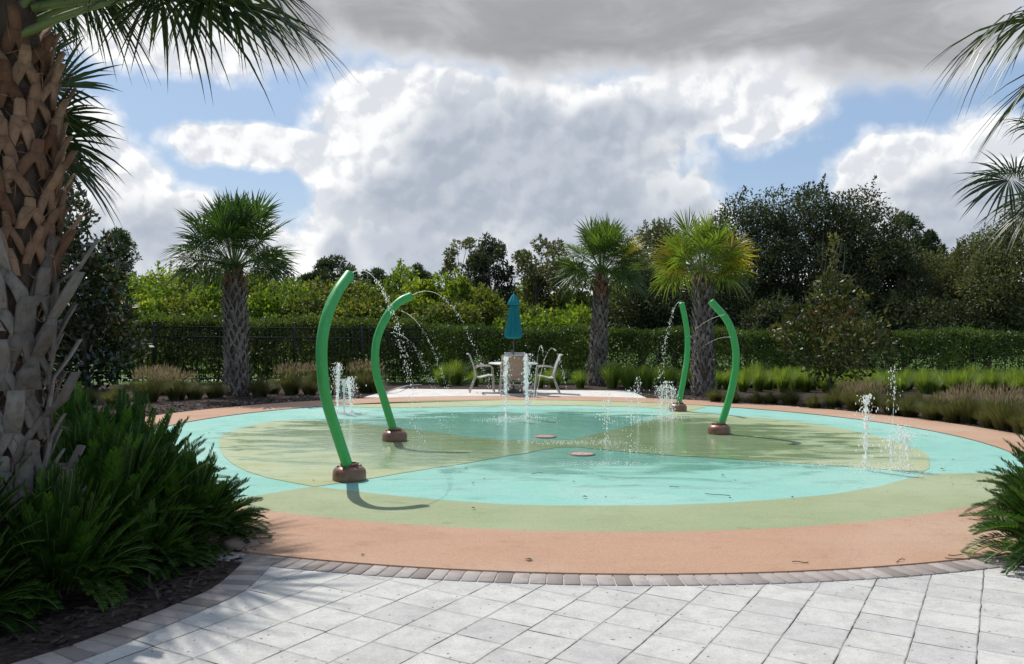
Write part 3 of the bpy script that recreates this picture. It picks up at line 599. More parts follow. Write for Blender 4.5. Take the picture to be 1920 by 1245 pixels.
# ------------------------------------------------------------------ palms
def fan(mb, base, d, Lp, Rb, rg, nseg=40, wk=1.0, droop=.35, pet=None, sweep=145, petr=.014, fold=.35, tint=(0, 1), bend=.35, roll=0):
    d = unit(d); P = [np.array(base, float)]; dd = d.copy(); k = 8
    for i in range(k): dd = unit(dd+np.array([0, 0, -bend/k*(1+.5*i/k)])); P.append(P[-1]+dd*Lp/k)
    P = np.array(P)
    if pet is not None: tube(pet, P, np.linspace(petr*1.5, petr*.6, len(P)), 6, .5, False)
    a = dd; s = np.cross(a, [0, 0, 1]); s = unit(s) if np.linalg.norm(s) > .05 else np.array([1., 0, 0]); nn = np.cross(s, a)
    if roll: c_, s2 = math.cos(roll), math.sin(roll); s, nn = s*c_+nn*s2, nn*c_-s*s2
    h = P[-1]; th = np.linspace(-R(sweep), R(sweep), nseg); dth = th[1]-th[0]; TS = np.array([0, .28, .5, .72, .88, 1.0])
    th = th+rg.normal(size=nseg)*dth*.18; tt = rg.uniform(tint[0], tint[1], nseg)*.7+.15*rg.random()+.1
    for i in range(nseg):
        e = th[i]; dr = math.cos(e)*a+math.sin(e)*s+nn*fold*abs(math.sin(e))*.8; dr = unit(dr)
        o = h+a*Rb*.22*max(0, math.cos(e*.5))**2; L = Rb*(.74+.20*math.cos(e))*rg.uniform(.86, 1.08); wd = L*.36*dth*1.05*wk
        sd = unit(np.cross(dr, nn)); dp = droop*rg.uniform(.5, 1.5); sw = rg.normal()*.06
        C = o+dr[None]*(L*TS)[:, None]+sd[None]*(sw*L*TS**2)[:, None]; C[:, 2] -= dp*L*TS**2.4
        W_ = wd*np.array([.12, .85, 1.0, .62, .28, .02])
        V = np.stack([C-sd*W_[:, None]*.5+nn*W_[:, None]*.22, C, C+sd*W_[:, None]*.5+nn*W_[:, None]*.22], 1).reshape(-1, 3)
        Fq = [(j*3+m_, j*3+m_+1, (j+1)*3+m_+1, (j+1)*3+m_) for j in range(5) for m_ in (0, 1)]
        mb.add(V, Fq, tt[i])
def boots(mb, z0, z1, rfun, rg, pitch=.075, per=.3, L=.20, w=.055, out=.08, split=True, tint=(0, 1), cx=lambda z: (0, 0)):
    """old leaf bases round a trunk: each an inverted V whose arms cross its neighbours', ending in an outward stub"""
    z = z0; i = 0; ga = R(137.5); w0, L0 = w, L
    while z < z1:
        a = i*ga+rg.normal()*.09; i += 1; z += pitch*.18; r = rfun(z); ox, oy = cx(z); t = rg.uniform(*tint)
        def pt(da, dz, dr): return np.array([ox+(r+dr)*math.cos(a+da), oy+(r+dr)*math.sin(a+da), z+dz])
        stub = out*rg.choice([.2, .7, 1., 1.7])*rg.uniform(.7, 1.2); aw = .5*per/r*rg.uniform(.75, 1.2); w = w0*rg.uniform(.7, 1.25); L = L0*rg.uniform(.8, 1.25)
        def strap(pts, ws, th=.014):
            V = []
            for (da, dz, dr), ww in zip(pts, ws):
                da_w = ww*.5/r; V += [pt(da-da_w, dz, dr), pt(da+da_w, dz, dr), pt(da+da_w*.8, dz, dr+th), pt(da-da_w*.8, dz, dr+th)]
            k = len(pts); Fq = []
            for j in range(k-1): Fq += [(j*4+m_, j*4+(m_+1) % 4, (j+1)*4+(m_+1) % 4, (j+1)*4+m_) for m_ in range(4)]
            Fq += [((k-1)*4, (k-1)*4+1, (k-1)*4+2, (k-1)*4+3)]; mb.add(V, Fq, t)
        jit = rg.normal()*.04
        if split:
            for sg in (-1, 1): strap([(sg*aw, -L*1.15, -.004), (sg*aw*.55, -L*.55, .012), (jit, -.01, .026)], [w*.8, w, w*.9])
        else:
            sk_ = rg.normal()*.16; ws = w*rg.uniform(.75, 1.15); jit = sk_*.6
            for sg in (-1, 1): strap([(sg*aw*.8, -L*1.0, -.006), (sg*aw*.4+sk_*.3, -L*.45, .014), (jit, -.01, .03)], [ws*1.1, ws*1.4, ws*1.5], .02)
        up_ = rg.uniform(.15, .45); tw = rg.normal()*.05
        strap([(jit, -.03, .022), (jit+tw*.5, L*up_, .035+stub*.5), (jit+tw, L*up_+stub*.9, .035+stub)], [w*1.25, w*1.0, w*.65], .018)
def palm(name_label, base, H, r0, r1, crownR, nf, seed, leaf, neck=.5, elev=(-5, 85), petL=.95, lean=(0, 0), yellow=0, ymat=None, boot='bootgrey', bootk=1.0, group='cabbage palms planted around the pad'):
    rg = np.random.default_rng(seed); root = thing('palm_tree', name_label, 'palm tree', base, group=group)
    cx = lambda z: (lean[0]*z/H, lean[1]*z/H); rf = lambda z: r0+(r1-r0)*min(1, max(0, z/H))+.05*math.exp(-max(z, 0)*5)
    q = MB(); zz = np.linspace(0, H, 12); tube(q, [(*cx(z), z) for z in zz], [rf(z)*(1 if z < H-.2 else .8) for z in zz], 18); q.build('trunk', M['trunk'], root, True)
    q = MB(); boots(q, .08, H-neck, rf, rg, pitch=.09*bootk, per=.17*bootk, L=.20*bootk, w=.055*bootk, out=.05, cx=cx); q.build('leaf_bases', M[boot], root)
    q = MB(); boots(q, H-neck, H, lambda z: rf(z)*(1-.45*(z-H+neck)/neck), rg, pitch=.07, per=.16, L=.22, w=.06, out=.05, split=False, cx=cx); q.build('brown_neck', M['bootbrown'], root)
    top = np.array([*cx(H), H-.05]); q = MB(); pt = MB(); qy = MB()
    for i in range(nf):
        f = (i+.5)/nf; e = R(elev[1]+(elev[0]-elev[1])*f**.85); a = i*R(137.5)+rg.normal()*.12; dv = (math.cos(e)*math.cos(a), math.cos(e)*math.sin(a), math.sin(e))
        fan(q, top+np.array([dv[0], dv[1], 0])*.06, dv, petL*rg.uniform(.85, 1.1)*(1.28-.5*f), crownR*rg.uniform(.85, 1.1), rg, 34, droop=.10+.45*f**2, pet=pt, petr=.012, bend=.10+.38*f, roll=rg.normal()*.5)
    q.build('crown', leaf, root); pt.build('petioles', M['petiole'], root)
    if yellow:
        for (a, e, l) in yellow:
            dv = (math.cos(e)*math.cos(a), math.cos(e)*math.sin(a), math.sin(e)); fan(qy, top, dv, petL*l, crownR*1.08, rg, 44, droop=.22, pet=pt, bend=.1, roll=1.0+rg.normal()*.4)
        o = qy.build('yellow_fronds', ymat, root); o['label'] = 'yellow fronds on the side of the crown'
    return root
A = at(445, 741, 19.6); A[2] = 0
palm('cabbage palm with a round dark green crown, behind the tallest spray post', A, 2.95, .235, .215, .78, 50, 11, M['palm'], elev=(14, 90), petL=.88, lean=(-.1, 0), neck=.35)
B = at(1119, 715, 24.0); B[2] = 0
palm('cabbage palm with an orange-brown neck, between the table and the smallest post', B, 3.22, .22, .16, .74, 44, 12, M['palmmid'], elev=(4, 88), petL=.70, lean=(.12, 0), yellow=[(R(5), R(42), 1.1)], ymat=M['palmyel'], neck=.7)
C = at(1319, 742, 20.7); C[2] = 0
palm('cabbage palm with bright green and yellow fronds, between the two right posts', C, 3.0, .24, .17, .72, 32, 13, M['palmlit'], elev=(12, 85), petL=.68, lean=(-.05, 0), yellow=[(R(185), R(26), 1.), (R(172), R(42), .95), (R(202), R(12), .9), (R(5), R(28), 1.05), (R(-12), R(44), 1.05), (R(18), R(12), 1.)], ymat=M['palmyel'], neck=.3)

# near palm on the left, its trunk half in the picture
HK = .76
HB = np.array([-3.02, 5.16, 0]); rg = np.random.default_rng(31)
hero = thing('palm_tree', 'huge near palm trunk at the left edge, covered in rough leaf bases', 'palm tree', HB, group='cabbage palms planted around the pad')
hr = lambda z: HK*np.interp(z, [0, .4, 1.2, 2.45, 3.0, 3.3, 3.9], [.27, .225, .25, .315, .30, .225, .12])
q = MB(); zz = np.linspace(0, 3.9, 16); tube(q, [(0, 0, z) for z in zz], [hr(z)-.03 for z in zz], 24); q.build('trunk', M['trunk'], hero, True)
q = MB(); n = 1500; z_ = rg.uniform(.3, 3.3, n); a_f = rg.uniform(0, 6.283, n); rr_ = hr(z_)+rg.uniform(-.02, .05, n)
P_ = np.c_[np.cos(a_f)*rr_, np.sin(a_f)*rr_, z_]; D_ = np.c_[-np.sin(a_f)*rg.normal(size=n)+np.cos(a_f)*.35, np.cos(a_f)*rg.normal(size=n)+np.sin(a_f)*.35, rg.normal(size=n)*.9-.3]
leaves(q, P_, D_, rg.uniform(.05, .20, n), rg.uniform(.002, .009, n), rg, rg.random(n)); q.build('loose_fibres', M['bootbrown'], hero)
q = MB(); boots(q, .1, 2.05, hr, rg, pitch=.155, per=.26, L=.26, w=.075, out=.10); q.build('grey_leaf_bases', M['bootgrey'], hero)
q = MB(); boots(q, 2.0, 3.35, hr, rg, pitch=.085, per=.17, L=.17, w=.050, out=.05, split=False); q.build('brown_leaf_bases', M['bootbrown'], hero)
q = MB(); pt = MB()
def hf(start, d, Lp, Rb, **k): fan(q, np.array(start), d, Lp, Rb, rg, **k)
hf((.12, -.02, 3.50), (.93, .05, .22), .95, .82, nseg=60, wk=1.3, droop=.45, pet=pt, petr=.019, bend=.25, fold=.2, roll=-.4, sweep=165)
hf((.10, -.13, 3.29), (.93, -.15, .40), .88, .80, nseg=70, wk=1.4, droop=.50, pet=pt, petr=.019, bend=.28, fold=.25, roll=.3, sweep=165)
hf((.10, .05, 3.44), (.82, .1, .52), 1.0, .78, nseg=60, wk=1.35, droop=.75, pet=pt, petr=.019, bend=.4, fold=.2)
hf((.05, -.05, 3.46), (.50, -.1, .75), .60, .68, nseg=44, droop=1.1, pet=pt, petr=.019, bend=.9, fold=.2)
for i in range(34):
    f = i/34; e = R(80-75*f); a = i*R(137.5)+.6
    if (-.75 < math.atan2(math.sin(a), math.cos(a)) < .5 or math.sin(a) > .1) and f > .3: continue
    hf((.05*math.cos(a), .05*math.sin(a), 3.62), (math.cos(e)*math.cos(a), math.cos(e)*math.sin(a), math.sin(e)), .9, .8, nseg=40, droop=.35+.4*f, pet=pt, petr=.018, bend=.35)
q.build('crown', M['palmbacklit'], hero); pt.build('petioles', M['petiole'], hero, True)
palm('palm standing behind the huge trunk, only a dark green fan of it showing', (-5.25, 8.2, 0), 3.42, .27, .25, .70, 64, 14, M['palmbacklit'], elev=(10, 86), petL=.68, neck=.4)

palm('tall palm out of view beyond the upper left corner, added to shade the near bed', (-5.65, 9.1, 0), 5.75, .25, .22, .95, 64, 15, M['palmbacklit'], elev=(4, 88), petL=.95, neck=.4)  # unseen palm added so its crown throws shade on the left bed
palm('second tall palm out of view at the far left, added to shade the near bed', (-6.9, 9.9, 0), 5.9, .25, .22, .95, 64, 16, M['palmbacklit'], elev=(4, 88), petL=.95, neck=.4)  # another unseen palm, added to widen that shade to the left
# two palms just beyond the right edge whose fronds reach in
for (bx, by, H, lab, fr) in ((5.95, 7.3, 4.15, 'palm beyond the upper right edge, silvery fronds hanging into view', [((-.9, -.15, .42), .95, 1.1, .7, .2), ((-.93, .1, .15), .8, 1.05, .55, -.2), ((-.7, -.5, .55), .9, 1.1, .8, .2), ((-.85, .3, .5), 1.1, 1.05, .8, 0)]),
                            (7.8, 11.6, 3.62, 'farther palm at the right edge with one green fan against the cloud', [((-.95, -.1, .30), 1.0, .85, .35, 1.0), ((-.9, .3, .5), .8, .8, .4, 0), ((-.8, -.5, .1), .7, .8, .5, 0), ((-.9, 0, -.1), .6, .8, .45, .3)])):
    rg = np.random.default_rng(int(bx*10)); rt = thing('palm_tree', lab, 'palm tree', (bx, by, 0), group='cabbage palms planted around the pad')
    q = MB(); tube(q, [(0, 0, z) for z in np.linspace(0, H, 8)], [.24-.02*z for z in np.linspace(0, H, 8)], 18); q.build('trunk', M['trunk'], rt, True)
    q = MB(); boots(q, .1, H-.1, lambda z: .24-.02*z, rg, pitch=.12, per=.2, L=.22, w=.06, out=.06); q.build('leaf_bases', M['bootgrey'], rt)
    q = MB(); pt = MB()
    for (d, lp, rb, dr, ro) in fr: fan(q, np.array([0, 0, H]), d, lp, rb, rg, nseg=46, droop=dr, pet=pt, petr=.018, bend=.4, roll=ro)
    for i in range(20):
        f = i/20; e = R(82-70*f); a = i*R(137.5)
        if math.cos(a) < -.3: continue
        fan(q, np.array([0, 0, H]), (math.cos(e)*math.cos(a), math.cos(e)*math.sin(a), math.sin(e)), .9, .95, rg, nseg=34, droop=.5, pet=pt, bend=.4)
    q.build('crown', M['palmbacklit'], rt); pt.build('petioles', M['petiole'], rt)

# ------------------------------------------------------------------ cycads
def frond_pin(mb, st, base, d, L, rg, n=30, ll=.13, lw=.013, bend=.9, t0=.5):
    d = unit(d); P = [np.array(base, float)]; dd = d.copy(); k = 12
    for i in range(k): dd = unit(dd+np.array([0, 0, -bend/k])); P.append(P[-1]+dd*L/k)
    P = np.array(P); tube(st, P, np.linspace(.005, .002, k+1), 4, .5, False)
    u_ = np.linspace(.14, .99, n); idx = u_*k; i0 = np.minimum(idx.astype(int), k-1); fr = (idx-i0)[:, None]
    Q = P[i0]*(1-fr)+P[i0+1]*fr; T = unit(P[i0+1]-P[i0]); s = unit(np.cross(T, [0, 0, 1.])); nn = np.cross(s, T)
    ln = ll*(1-.55*(2*u_-1)**2)*rg.uniform(.9, 1.1, n)
    for sg in (-1, 1):
        D = unit(T*(.42+.55*u_[:, None]**2)+s*sg*.95+nn*.32+rg.normal(size=(n, 3))*.07); N_ = nn
        leaves(mb, Q, D, ln, lw, rg, t0+rg.uniform(-.15, .15, n), nrm=N_, flat=.15)
def cycad_mesh(seed, nf, L, ll=.14, lw=.016, n=30):
    rg = np.random.default_rng(seed); a_ = MB(); b_ = MB()
    for i in range(nf):
        f = (i+.5)/nf; a = i*R(137.5)+rg.normal()*.2; rr = .42*math.sqrt(f)*rg.uniform(.8, 1.1); e = R(88-60*f**1.1)+rg.normal()*.14
        off_ = np.array([math.cos(a), math.sin(a), 0])*rr; z0 = .05+.22*(1-f)*rg.random()
        frond_pin(a_, b_, off_+[0, 0, z0], (math.cos(e)*math.cos(a), math.cos(e)*math.sin(a), math.sin(e)), L*rg.uniform(.7, 1.1)*(1-.15*f), rg, n=n, ll=ll, lw=lw, bend=.5+.7*f, t0=.10+.7*rg.random())
    return a_, b_
c_src = []
def cycad(loc, sx, label, variant, rz):
    if variant < len(c_src): r = copy_tree(c_src[variant])
    else:
        a_, b_ = cycad_mesh(50+variant, 330, .56, n=38, lw=.0135, ll=.085); r = thing('cycad', label, 'cycad shrub', group='low cycads in the near beds')
        a_.build('fronds', M['cyc'], r); b_.build('stalks', M['petiole'], r); c_src.append(r)
    r.location = loc; r.scale = (sx[0]*.98, sx[1]*.98, sx[2]*1.22); r.rotation_euler = (0, 0, rz); r['label'] = label
cyc = [((-2.42, 6.25), (.80, .80, .74), 'cycad whose fronds reach the orange ring, rightmost of the left bed', 0, 0),
 ((-3.05, 6.75), (1.0, 1.0, 1.10), 'bright topped cycad at the back of the left bed beside the pad', 1, 1),
 ((-4.1, 8.0), (1.05, 1.05, 1.0), 'cycad at the back of the left bed, right behind the big palm trunk', 0, 2),
 ((-2.82, 5.85), (.98, .98, 1.02), 'dark cycad in the middle of the left bed', 1, 3),
 ((-3.30, 4.75), (1.0, 1.0, 1.05), 'deeply shaded cycad in front of the big palm trunk', 0, 4),
 ((-2.72, 5.08), (.72, .72, .80), 'low dark cycad nearest the brick edging at the lower left', 1, 5),
 ((-2.42, 5.62), (.55, .55, .52), 'small dark cycad between the big left cycads and the brick edging', 0, 3.3),
 ((-2.95, 4.45), (.62, .62, .62), 'low cycad at the bottom left corner of the picture', 1, .4),
 ((-4.9, 6.4), (1.1, 1.1, 1.15), 'cycad left of the big palm trunk, mostly outside the picture', 0, 1.2),
 ((4.02, 5.85), (.98, .98, 1.05), 'glossy cycad at the lower right corner of the picture', 1, 2.2),
 ((4.7, 6.9), (1.0, 1.0, 1.0), 'cycad behind the glossy right corner cycad', 0, .7)]
for (xy, s_, lb, v_, rz) in cyc: cycad((*xy, 0), s_, lb, v_, rz)

# ------------------------------------------------------------------ trees
def crown_lobes(rg, n, R_, zb, H, top_taper=.8, lr=.32, off=(0, 0)):
    out = []; hz = (H-zb)/2; zc = zb+hz
    for i in range(n):
        v = unit(rg.normal(size=3)); k = rg.uniform(.45, 1)**.6; r = R_*lr*rg.uniform(.7, 1.3); tz = v[2]*k
        w_ = 1-(1-top_taper)*max(0, tz); out.append((off[0]+v[0]*k*(R_-r*.6)*w_, off[1]+v[1]*k*(R_-r*.6)*w_, zc+tz*(hz-r*.6), r))
    return out
def foliage(mb, lobes, n, L, W, rg, up=.25, flat=1.0, sprig=.0):
    lo = np.array(lobes); wgt = lo[:, 3]**2; idx = rg.choice(len(lo), n, p=wgt/wgt.sum()); v = unit(rg.normal(size=(n, 3)))
    sq = 1+.35*rg.random(n)**3; k = (1-.55*rg.random(n)**2.2)*sq; P = lo[idx, :3]+v*(lo[idx, 3]*k)[:, None]*np.array([1, 1, .85]); D = v*.7+rg.normal(size=(n, 3))*.7+np.array([0, 0, up])
    lt = rg.random(len(lo))*.5-.12
    leaves(mb, P, D, L*rg.uniform(.6, 1.35, n), W*rg.uniform(.7, 1.3, n), rg, np.clip(rg.random(n)*.65+lt[idx], 0, 1))
    if sprig:
        m_ = int(sprig); idx = rg.choice(len(lo), m_, p=wgt/wgt.sum()); v = unit(rg.normal(size=(m_, 3))*[.7, .7, .5]+[0, 0, .9])
        for i in range(m_):
            b = lo[idx[i], :3]+v[i]*lo[idx[i], 3]*.85; d = unit(v[i]*.5+[0, 0, 1]+rg.normal(size=3)*.25); ln = rg.uniform(.3, .9)*lo[idx[i], 3]; k2 = 26
            tt = rg.random(k2); Q = b+d*(tt*ln)[:, None]+rg.normal(size=(k2, 3))*.05*(1.2-tt)[:, None]
            leaves(mb, Q, d+rg.normal(size=(k2, 3))*.8, L*.9, W, rg, rg.random(k2)*.8+.1)
def limbs(mb, lobes, rg, base=(0, 0, 0), r0=.12, zf=.35, nmain=1, every=1):
    base = np.array(base, float); H = max(l[2] for l in lobes)
    for t_ in range(nmain):
        top = np.array([rg.normal()*.25*nmain, rg.normal()*.25*nmain, H*.8]); tr = smooth_path([base+[t_*.06, 0, 0], base+(top-base)*.4+rg.normal(size=3)*[.1, .1, 0], top], 12); tube(mb, tr, np.linspace(r0, r0*.25, 12), 8, .3)
    for l in lobes[::every]:
        z = rg.uniform(zf, .8)*min(l[2], H*.8); i = min(11, int(z/max(top[2], .1)*11)); s0 = tr[i]; e = np.array(l[:3]); mid = (s0+e)/2+rg.normal(size=3)*.08*np.linalg.norm(e-s0)
        tube(mb, smooth_path([s0, mid, e], 7), np.linspace(r0*.35, r0*.06, 7), 5, .3, False)
tree_src = {}
def tree(kind, px, topy, D, Rr, label, mat, n=9000, L=.13, W=.07, zb=.3, nl=22, seed=0, sprig=0, nmain=1, r0=.09, lr=.32, taper=.8, group='trees behind the hedge', name='tree', cat='tree', base_dy=0, every=1, up=.25):
    b = at(px, 700, D); b[2] = 0; H = at(px, topy, D)[2]; rg = np.random.default_rng(seed)
    root = thing(name, label, cat, b, group=group); lobes = crown_lobes(rg, nl, Rr, zb*H, H*.97, taper, lr)
    q = MB(); limbs(q, lobes, rg, r0=r0, nmain=nmain, every=every); q.build('trunk', M['bark'], root, True)
    q = MB(); foliage(q, lobes, n, L, W, rg, sprig=sprig, up=up); q.build('crown', mat, root)
    return root, lobes
young = [ # px, top y, distance, radius, label, material
 (232,520,33,1.5,'bright green bushy young tree just right of the dark magnolia','young'),(285,512,36,1.6,'yellow-green young tree between the magnolia and the round crowned palm','young'),
 (262,560,29,1.2,'lower bright green bush above the fence, left of the round crowned palm','young'),(345,505,39,1.7,'leafy young tree rising just left of the round crowned palm trunk','mixed'),
 (335,552,30,1.3,'round green bush on the fence line left of the palm trunk','mixed'),(395,540,31,1.2,'pale green bush touching the left side of the palm trunk','young'),
 (405,508,40,1.6,'bushy tree directly behind the round crowned palm trunk','mixed'),(478,518,38,1.6,'tree just right of the round crowned palm trunk','mixed'),(500,555,30,1.3,'fluffy yellow-green bush right of the palm trunk','young'),
 (540,530,35,1.5,'yellow-green tree halfway between the palm and the tallest post','young'),(578,548,30,1.3,'brownish green bush left of the tallest post','mixed'),(615,520,38,1.5,'tree directly behind the tallest post','mixed'),
 (650,560,30,1.25,'tan flushed bush between the two left posts','mixed'),(668,520,37,1.2,'narrow tree just right of the top of the tallest post','mixed'),(700,512,35,1.2,'small tree above the hooked post','mixed'),
 (752,488,35,1.4,'pointed dark green tree above the tip of the hooked post','young'),(800,520,33,1.3,'rounded green tree right of the pointed tree','young'),(715,550,30,1.3,'leafy bush behind the hooked post','mixed'),
 (780,575,30,1.2,'dark bush below the pointed tree','mixed'),(855,505,33,1.4,'large bright tree left of the vine draped tree','young'),(850,570,30,1.4,'dark rounded bush left of the teal umbrella','mixed'),
 (905,545,32,1.3,'shady bush under the vine draped tree','mixed'),(980,560,31,1.2,'green bush right behind the teal umbrella','mixed'),(1020,595,28.5,1.5,'sunlit lime green bush over the hedge right of the umbrella','young'),
 (1070,570,30,1.3,'sunlit lime bush against the left side of the orange necked palm','young'),(1000,520,36,1.4,'ragged tree above and right of the umbrella','mixed'),(1060,535,35,1.3,'green tree left of the orange necked palm','mixed'),
 (965,600,28.5,.9,'low lime green shrub growing over the hedge beneath the umbrella','young')]
for i, (px, ty, D, rr, lb, mt) in enumerate(young):
    ty -= 14 if px < 620 and ty < 545 else 4; rr *= 1.08
    tree('y', px, ty, D, rr, lb, M[mt], n=9500, L=.15, W=.085, zb=.12, nl=26, seed=100+i, sprig=26, r0=.06, lr=.30, taper=.6, name='young_tree', every=2)
tree('open', 1010, 432, 35, 1.5, 'sparse tree with thin see-through crown left of the orange necked palm', M['oaklight'], n=3800, L=.13, W=.07, zb=.45, nl=20, seed=201, sprig=30, r0=.08, lr=.22)
tree('open', 1065, 470, 36, 1.3, 'thin pale tree just behind the orange necked palm', M['oaklight'], n=3500, L=.13, W=.07, zb=.4, nl=18, seed=202, sprig=24, r0=.08, lr=.22)
tree('vine', 925, 425, 34, 1.0, 'tall dark tree draped in hanging vines above the umbrella', M['oak'], n=6500, L=.14, W=.06, zb=.18, nl=34, seed=203, sprig=40, nmain=2, r0=.12, lr=.26, taper=1.1, up=-.6)
tree('vine', 872, 424, 35, 1.1, 'open branched tree left of the vine draped tree', M['oaklight'], n=2600, L=.13, W=.06, zb=.5, nl=34, seed=204, sprig=34, nmain=2, r0=.10, lr=.15)
# oaks on the right
oaks = [(1235,398,38,2.0,'tall wispy olive tree between the two right hand palms','oaklight',9000,.42,.26),(1200,470,34,1.6,'dark rounded tree behind the orange necked palm','oak',10000,.15,.32),
 (1270,500,33,1.8,'dark tree filling in behind the smallest post','oak',12000,.12,.32),(1400,345,36,2.3,'left part of the great dark oak, above the right post','oak',20000,.15,.32),
 (1500,322,36,2.6,'tallest great dark oak right of the yellowing palm','oak',26000,.12,.30),(1600,350,36,2.3,'dark oak with spiky top twigs, right of the tallest oak','oak',20000,.15,.30),
 (1665,430,34,1.9,'lower dark oak shoulder above the hedge on the right','oak',15000,.10,.32),(1340,480,34,1.7,'dark oak behind the yellowing palm trunk','oak',12000,.12,.32),
 (1760,450,36,2.1,'greyish olive oak in the dip of the right treeline','oaklight',16000,.12,.30),(1850,420,34,2.2,'pale olive oak left of the frame edge','oaklight',18000,.12,.28),
 (1925,392,31,2.3,'nearest pale olive oak at the right edge under the palm fan','oaklight',20000,.15,.26),(1700,520,33,1.5,'dusky low oak between the dark and the pale oaks','oaklight',9000,.1,.3),(1450,560,31,1.4,'dark undergrowth tree behind the right post','oak',9000,.05,.34),(1560,560,31.5,1.6,'dark undergrowth tree behind the small magnolia','oak',9000,.05,.34),(1800,560,31,1.6,'shaded undergrowth tree beneath the pale oaks','oak',9000,.05,.34)]
for i, (px, ty, D, rr, lb, mt, n, zb, lr) in enumerate(oaks):
    tree('o', px, ty, D, rr, lb, M[mt], n=n, L=.14, W=.065, zb=zb, nl=38, seed=300+i, sprig=34, r0=.16, lr=lr, taper=.8, name='oak_tree', every=2)
# far pines
pines = [(215,418,70,1.9,'tall far pine right of the magnolia top'),(500,455,75,2.2,'far pine showing under the round crowned palm'),(627,465,75,1.9,'far pine left of the tallest post top'),(700,490,80,1.7,'small far pine above the hooked post'),(783,490,80,1.6,'small far pine right of the pointed tree'),(1697,382,62,1.9,'far pine rising over the dip in the right treeline'),(1742,425,62,1.2,'small far pine beside the pine in the right dip'),(585,500,80,1.6,'low far pine left of the tallest post'),(350,490,70,1.3,'slight far pine left of the round crowned palm')]
for i, (px, ty, D, rr, lb) in enumerate(pines):
    tree('p', px, ty, D, rr, lb, M['pine'], n=4200, L=.30, W=.10, zb=.5, nl=20, seed=400+i, r0=.16, lr=.24, taper=.5, name='pine_tree', group='far pines', every=1)
# distant wood reading as one mass
mb = MB(); rg = np.random.default_rng(9); n = 60000; X = rg.uniform(-60, 60, n); hh = 3.4+1.0*np.sin(X*.23)+.8*np.sin(X*.71+1)+.5*np.sin(X*1.9)
P = np.c_[X, 62+rg.uniform(-3, 6, n), hh*rg.random(n)**.6]; leaves(mb, P, rg.normal(size=(n, 3)), .5, .28, rg, rg.random(n)*.8)
tag(mb.build('distant_wood', M['mixed']), 'dark green mass of distant woodland behind the nearer trees', 'wood', kind='stuff')

# magnolias
def magnolia(px, py_base, D, label, rows, mat, n, L, W, seed, bare=False, r0=.07):
    b = at(px, py_base, D); b[2] = 0; rg = np.random.default_rng(seed); root = thing('magnolia_tree', label, 'magnolia tree', b, group='magnolias inside the fence'); lobes = []
    for (x, y, rpx) in rows:
        c_ = at(x, y, D)-b; r_ = rpx*D/F; lobes.append((c_[0], rg.normal()*r_*1.0, c_[2], r_))
    q = MB(); limbs(q, lobes, rg, r0=r0, nmain=1, zf=.15); 
    if bare:
        for k in range(16):
            s0 = np.array([rg.normal()*.12, rg.normal()*.1, 2.2+rg.random()*.3]); e = s0+np.array([rg.normal()*.28, rg.normal()*.2, rg.uniform(.6, 1.75)]); tube(q, smooth_path([s0, (s0+e)/2+[rg.normal()*.1, 0, 0], e], 7), np.linspace(.014, .004, 7), 4, 0, False)
    q.build('trunk', M['bark'], root, True)
    q = MB(); foliage(q, lobes, n, L, W, rg, up=.5)
    if bare:
        k2 = 160; P = np.c_[rg.normal(size=k2)*.07, rg.normal(size=k2)*.07, rg.uniform(2.4, 3.9, k2)]; leaves(q, P, rg.normal(size=(k2, 3))+[0, 0, .8], .11, .05, rg, rg.uniform(.6, .75, k2))
    q.build('crown', mat, root)
magnolia(165, 735, 20.0, 'dark magnolia with brown backed leaves behind the big palm trunk', [(120,350,26),(140,375,22),(118,400,34),(105,440,40),(150,455,34),(190,465,28),(110,500,50),(160,510,48),(205,520,36),(120,560,52),(175,570,52),(215,590,38),(110,620,52),(160,635,55),(205,650,40),(120,680,45),(170,690,45),(60,480,50),(60,560,60),(60,640,60),(215,480,20),(100,720,30),(30,420,50),(225,690,26)], M['magn'], 10500, .17, .085, 61)
magnolia(1560, 745, 20.6, 'small sparse magnolia with bronze leaves and bare upper twigs, right of the right post', [(1550,545,34),(1525,570,30),(1590,560,28),(1500,600,34),(1550,600,44),(1600,610,40),(1500,640,40),(1560,645,48),(1620,650,36),(1640,625,24),(1530,680,36),(1590,685,34),(1480,620,22),(1555,525,12)], M['magn2'], 3400, .145, .07, 62, True, .045)

# ------------------------------------------------------------------ fence, hedges
fr_ = thing('fence', 'black metal picket fence running in front of the loose left hedge', 'fence', (-8, 22.9, 0))
fp = [(-16, 22.2), (-9.6, 22.9), (-2.6, 24.3)]
q = MB(); qp = []
for (a, b) in zip(fp[:-1], fp[1:]):
    a, b = np.array(a), np.array(b); Lf = np.linalg.norm(b-a); d = (b-a)/Lf
    for z in (.15, 1.28, 1.55): 
        c_ = (a+b)/2; box(q, (c_[0]+8, c_[1]-22.9, z), (Lf/2, .014, .017), rz=math.atan2(d[1], d[0]))
    for s_ in np.arange(.06, Lf, .115): p = a+d*s_; box(q, (p[0]+8, p[1]-22.9, .82), (.0085, .0085, .76), rz=math.atan2(d[1], d[0]))
    for s_ in np.arange(0, Lf+.1, 1.83): p = a+d*s_; qp.append((p[0]+8, p[1]-22.9))
q.build('railing', M['fence'], fr_)
for (x, y) in qp: q = MB(); box(q, (x, y, .84), (.027, .027, .84), bev=.01); box(q, (x, y, 1.69), (.034, .034, .012), bev=.01); q.build('post', M['fence'], fr_)
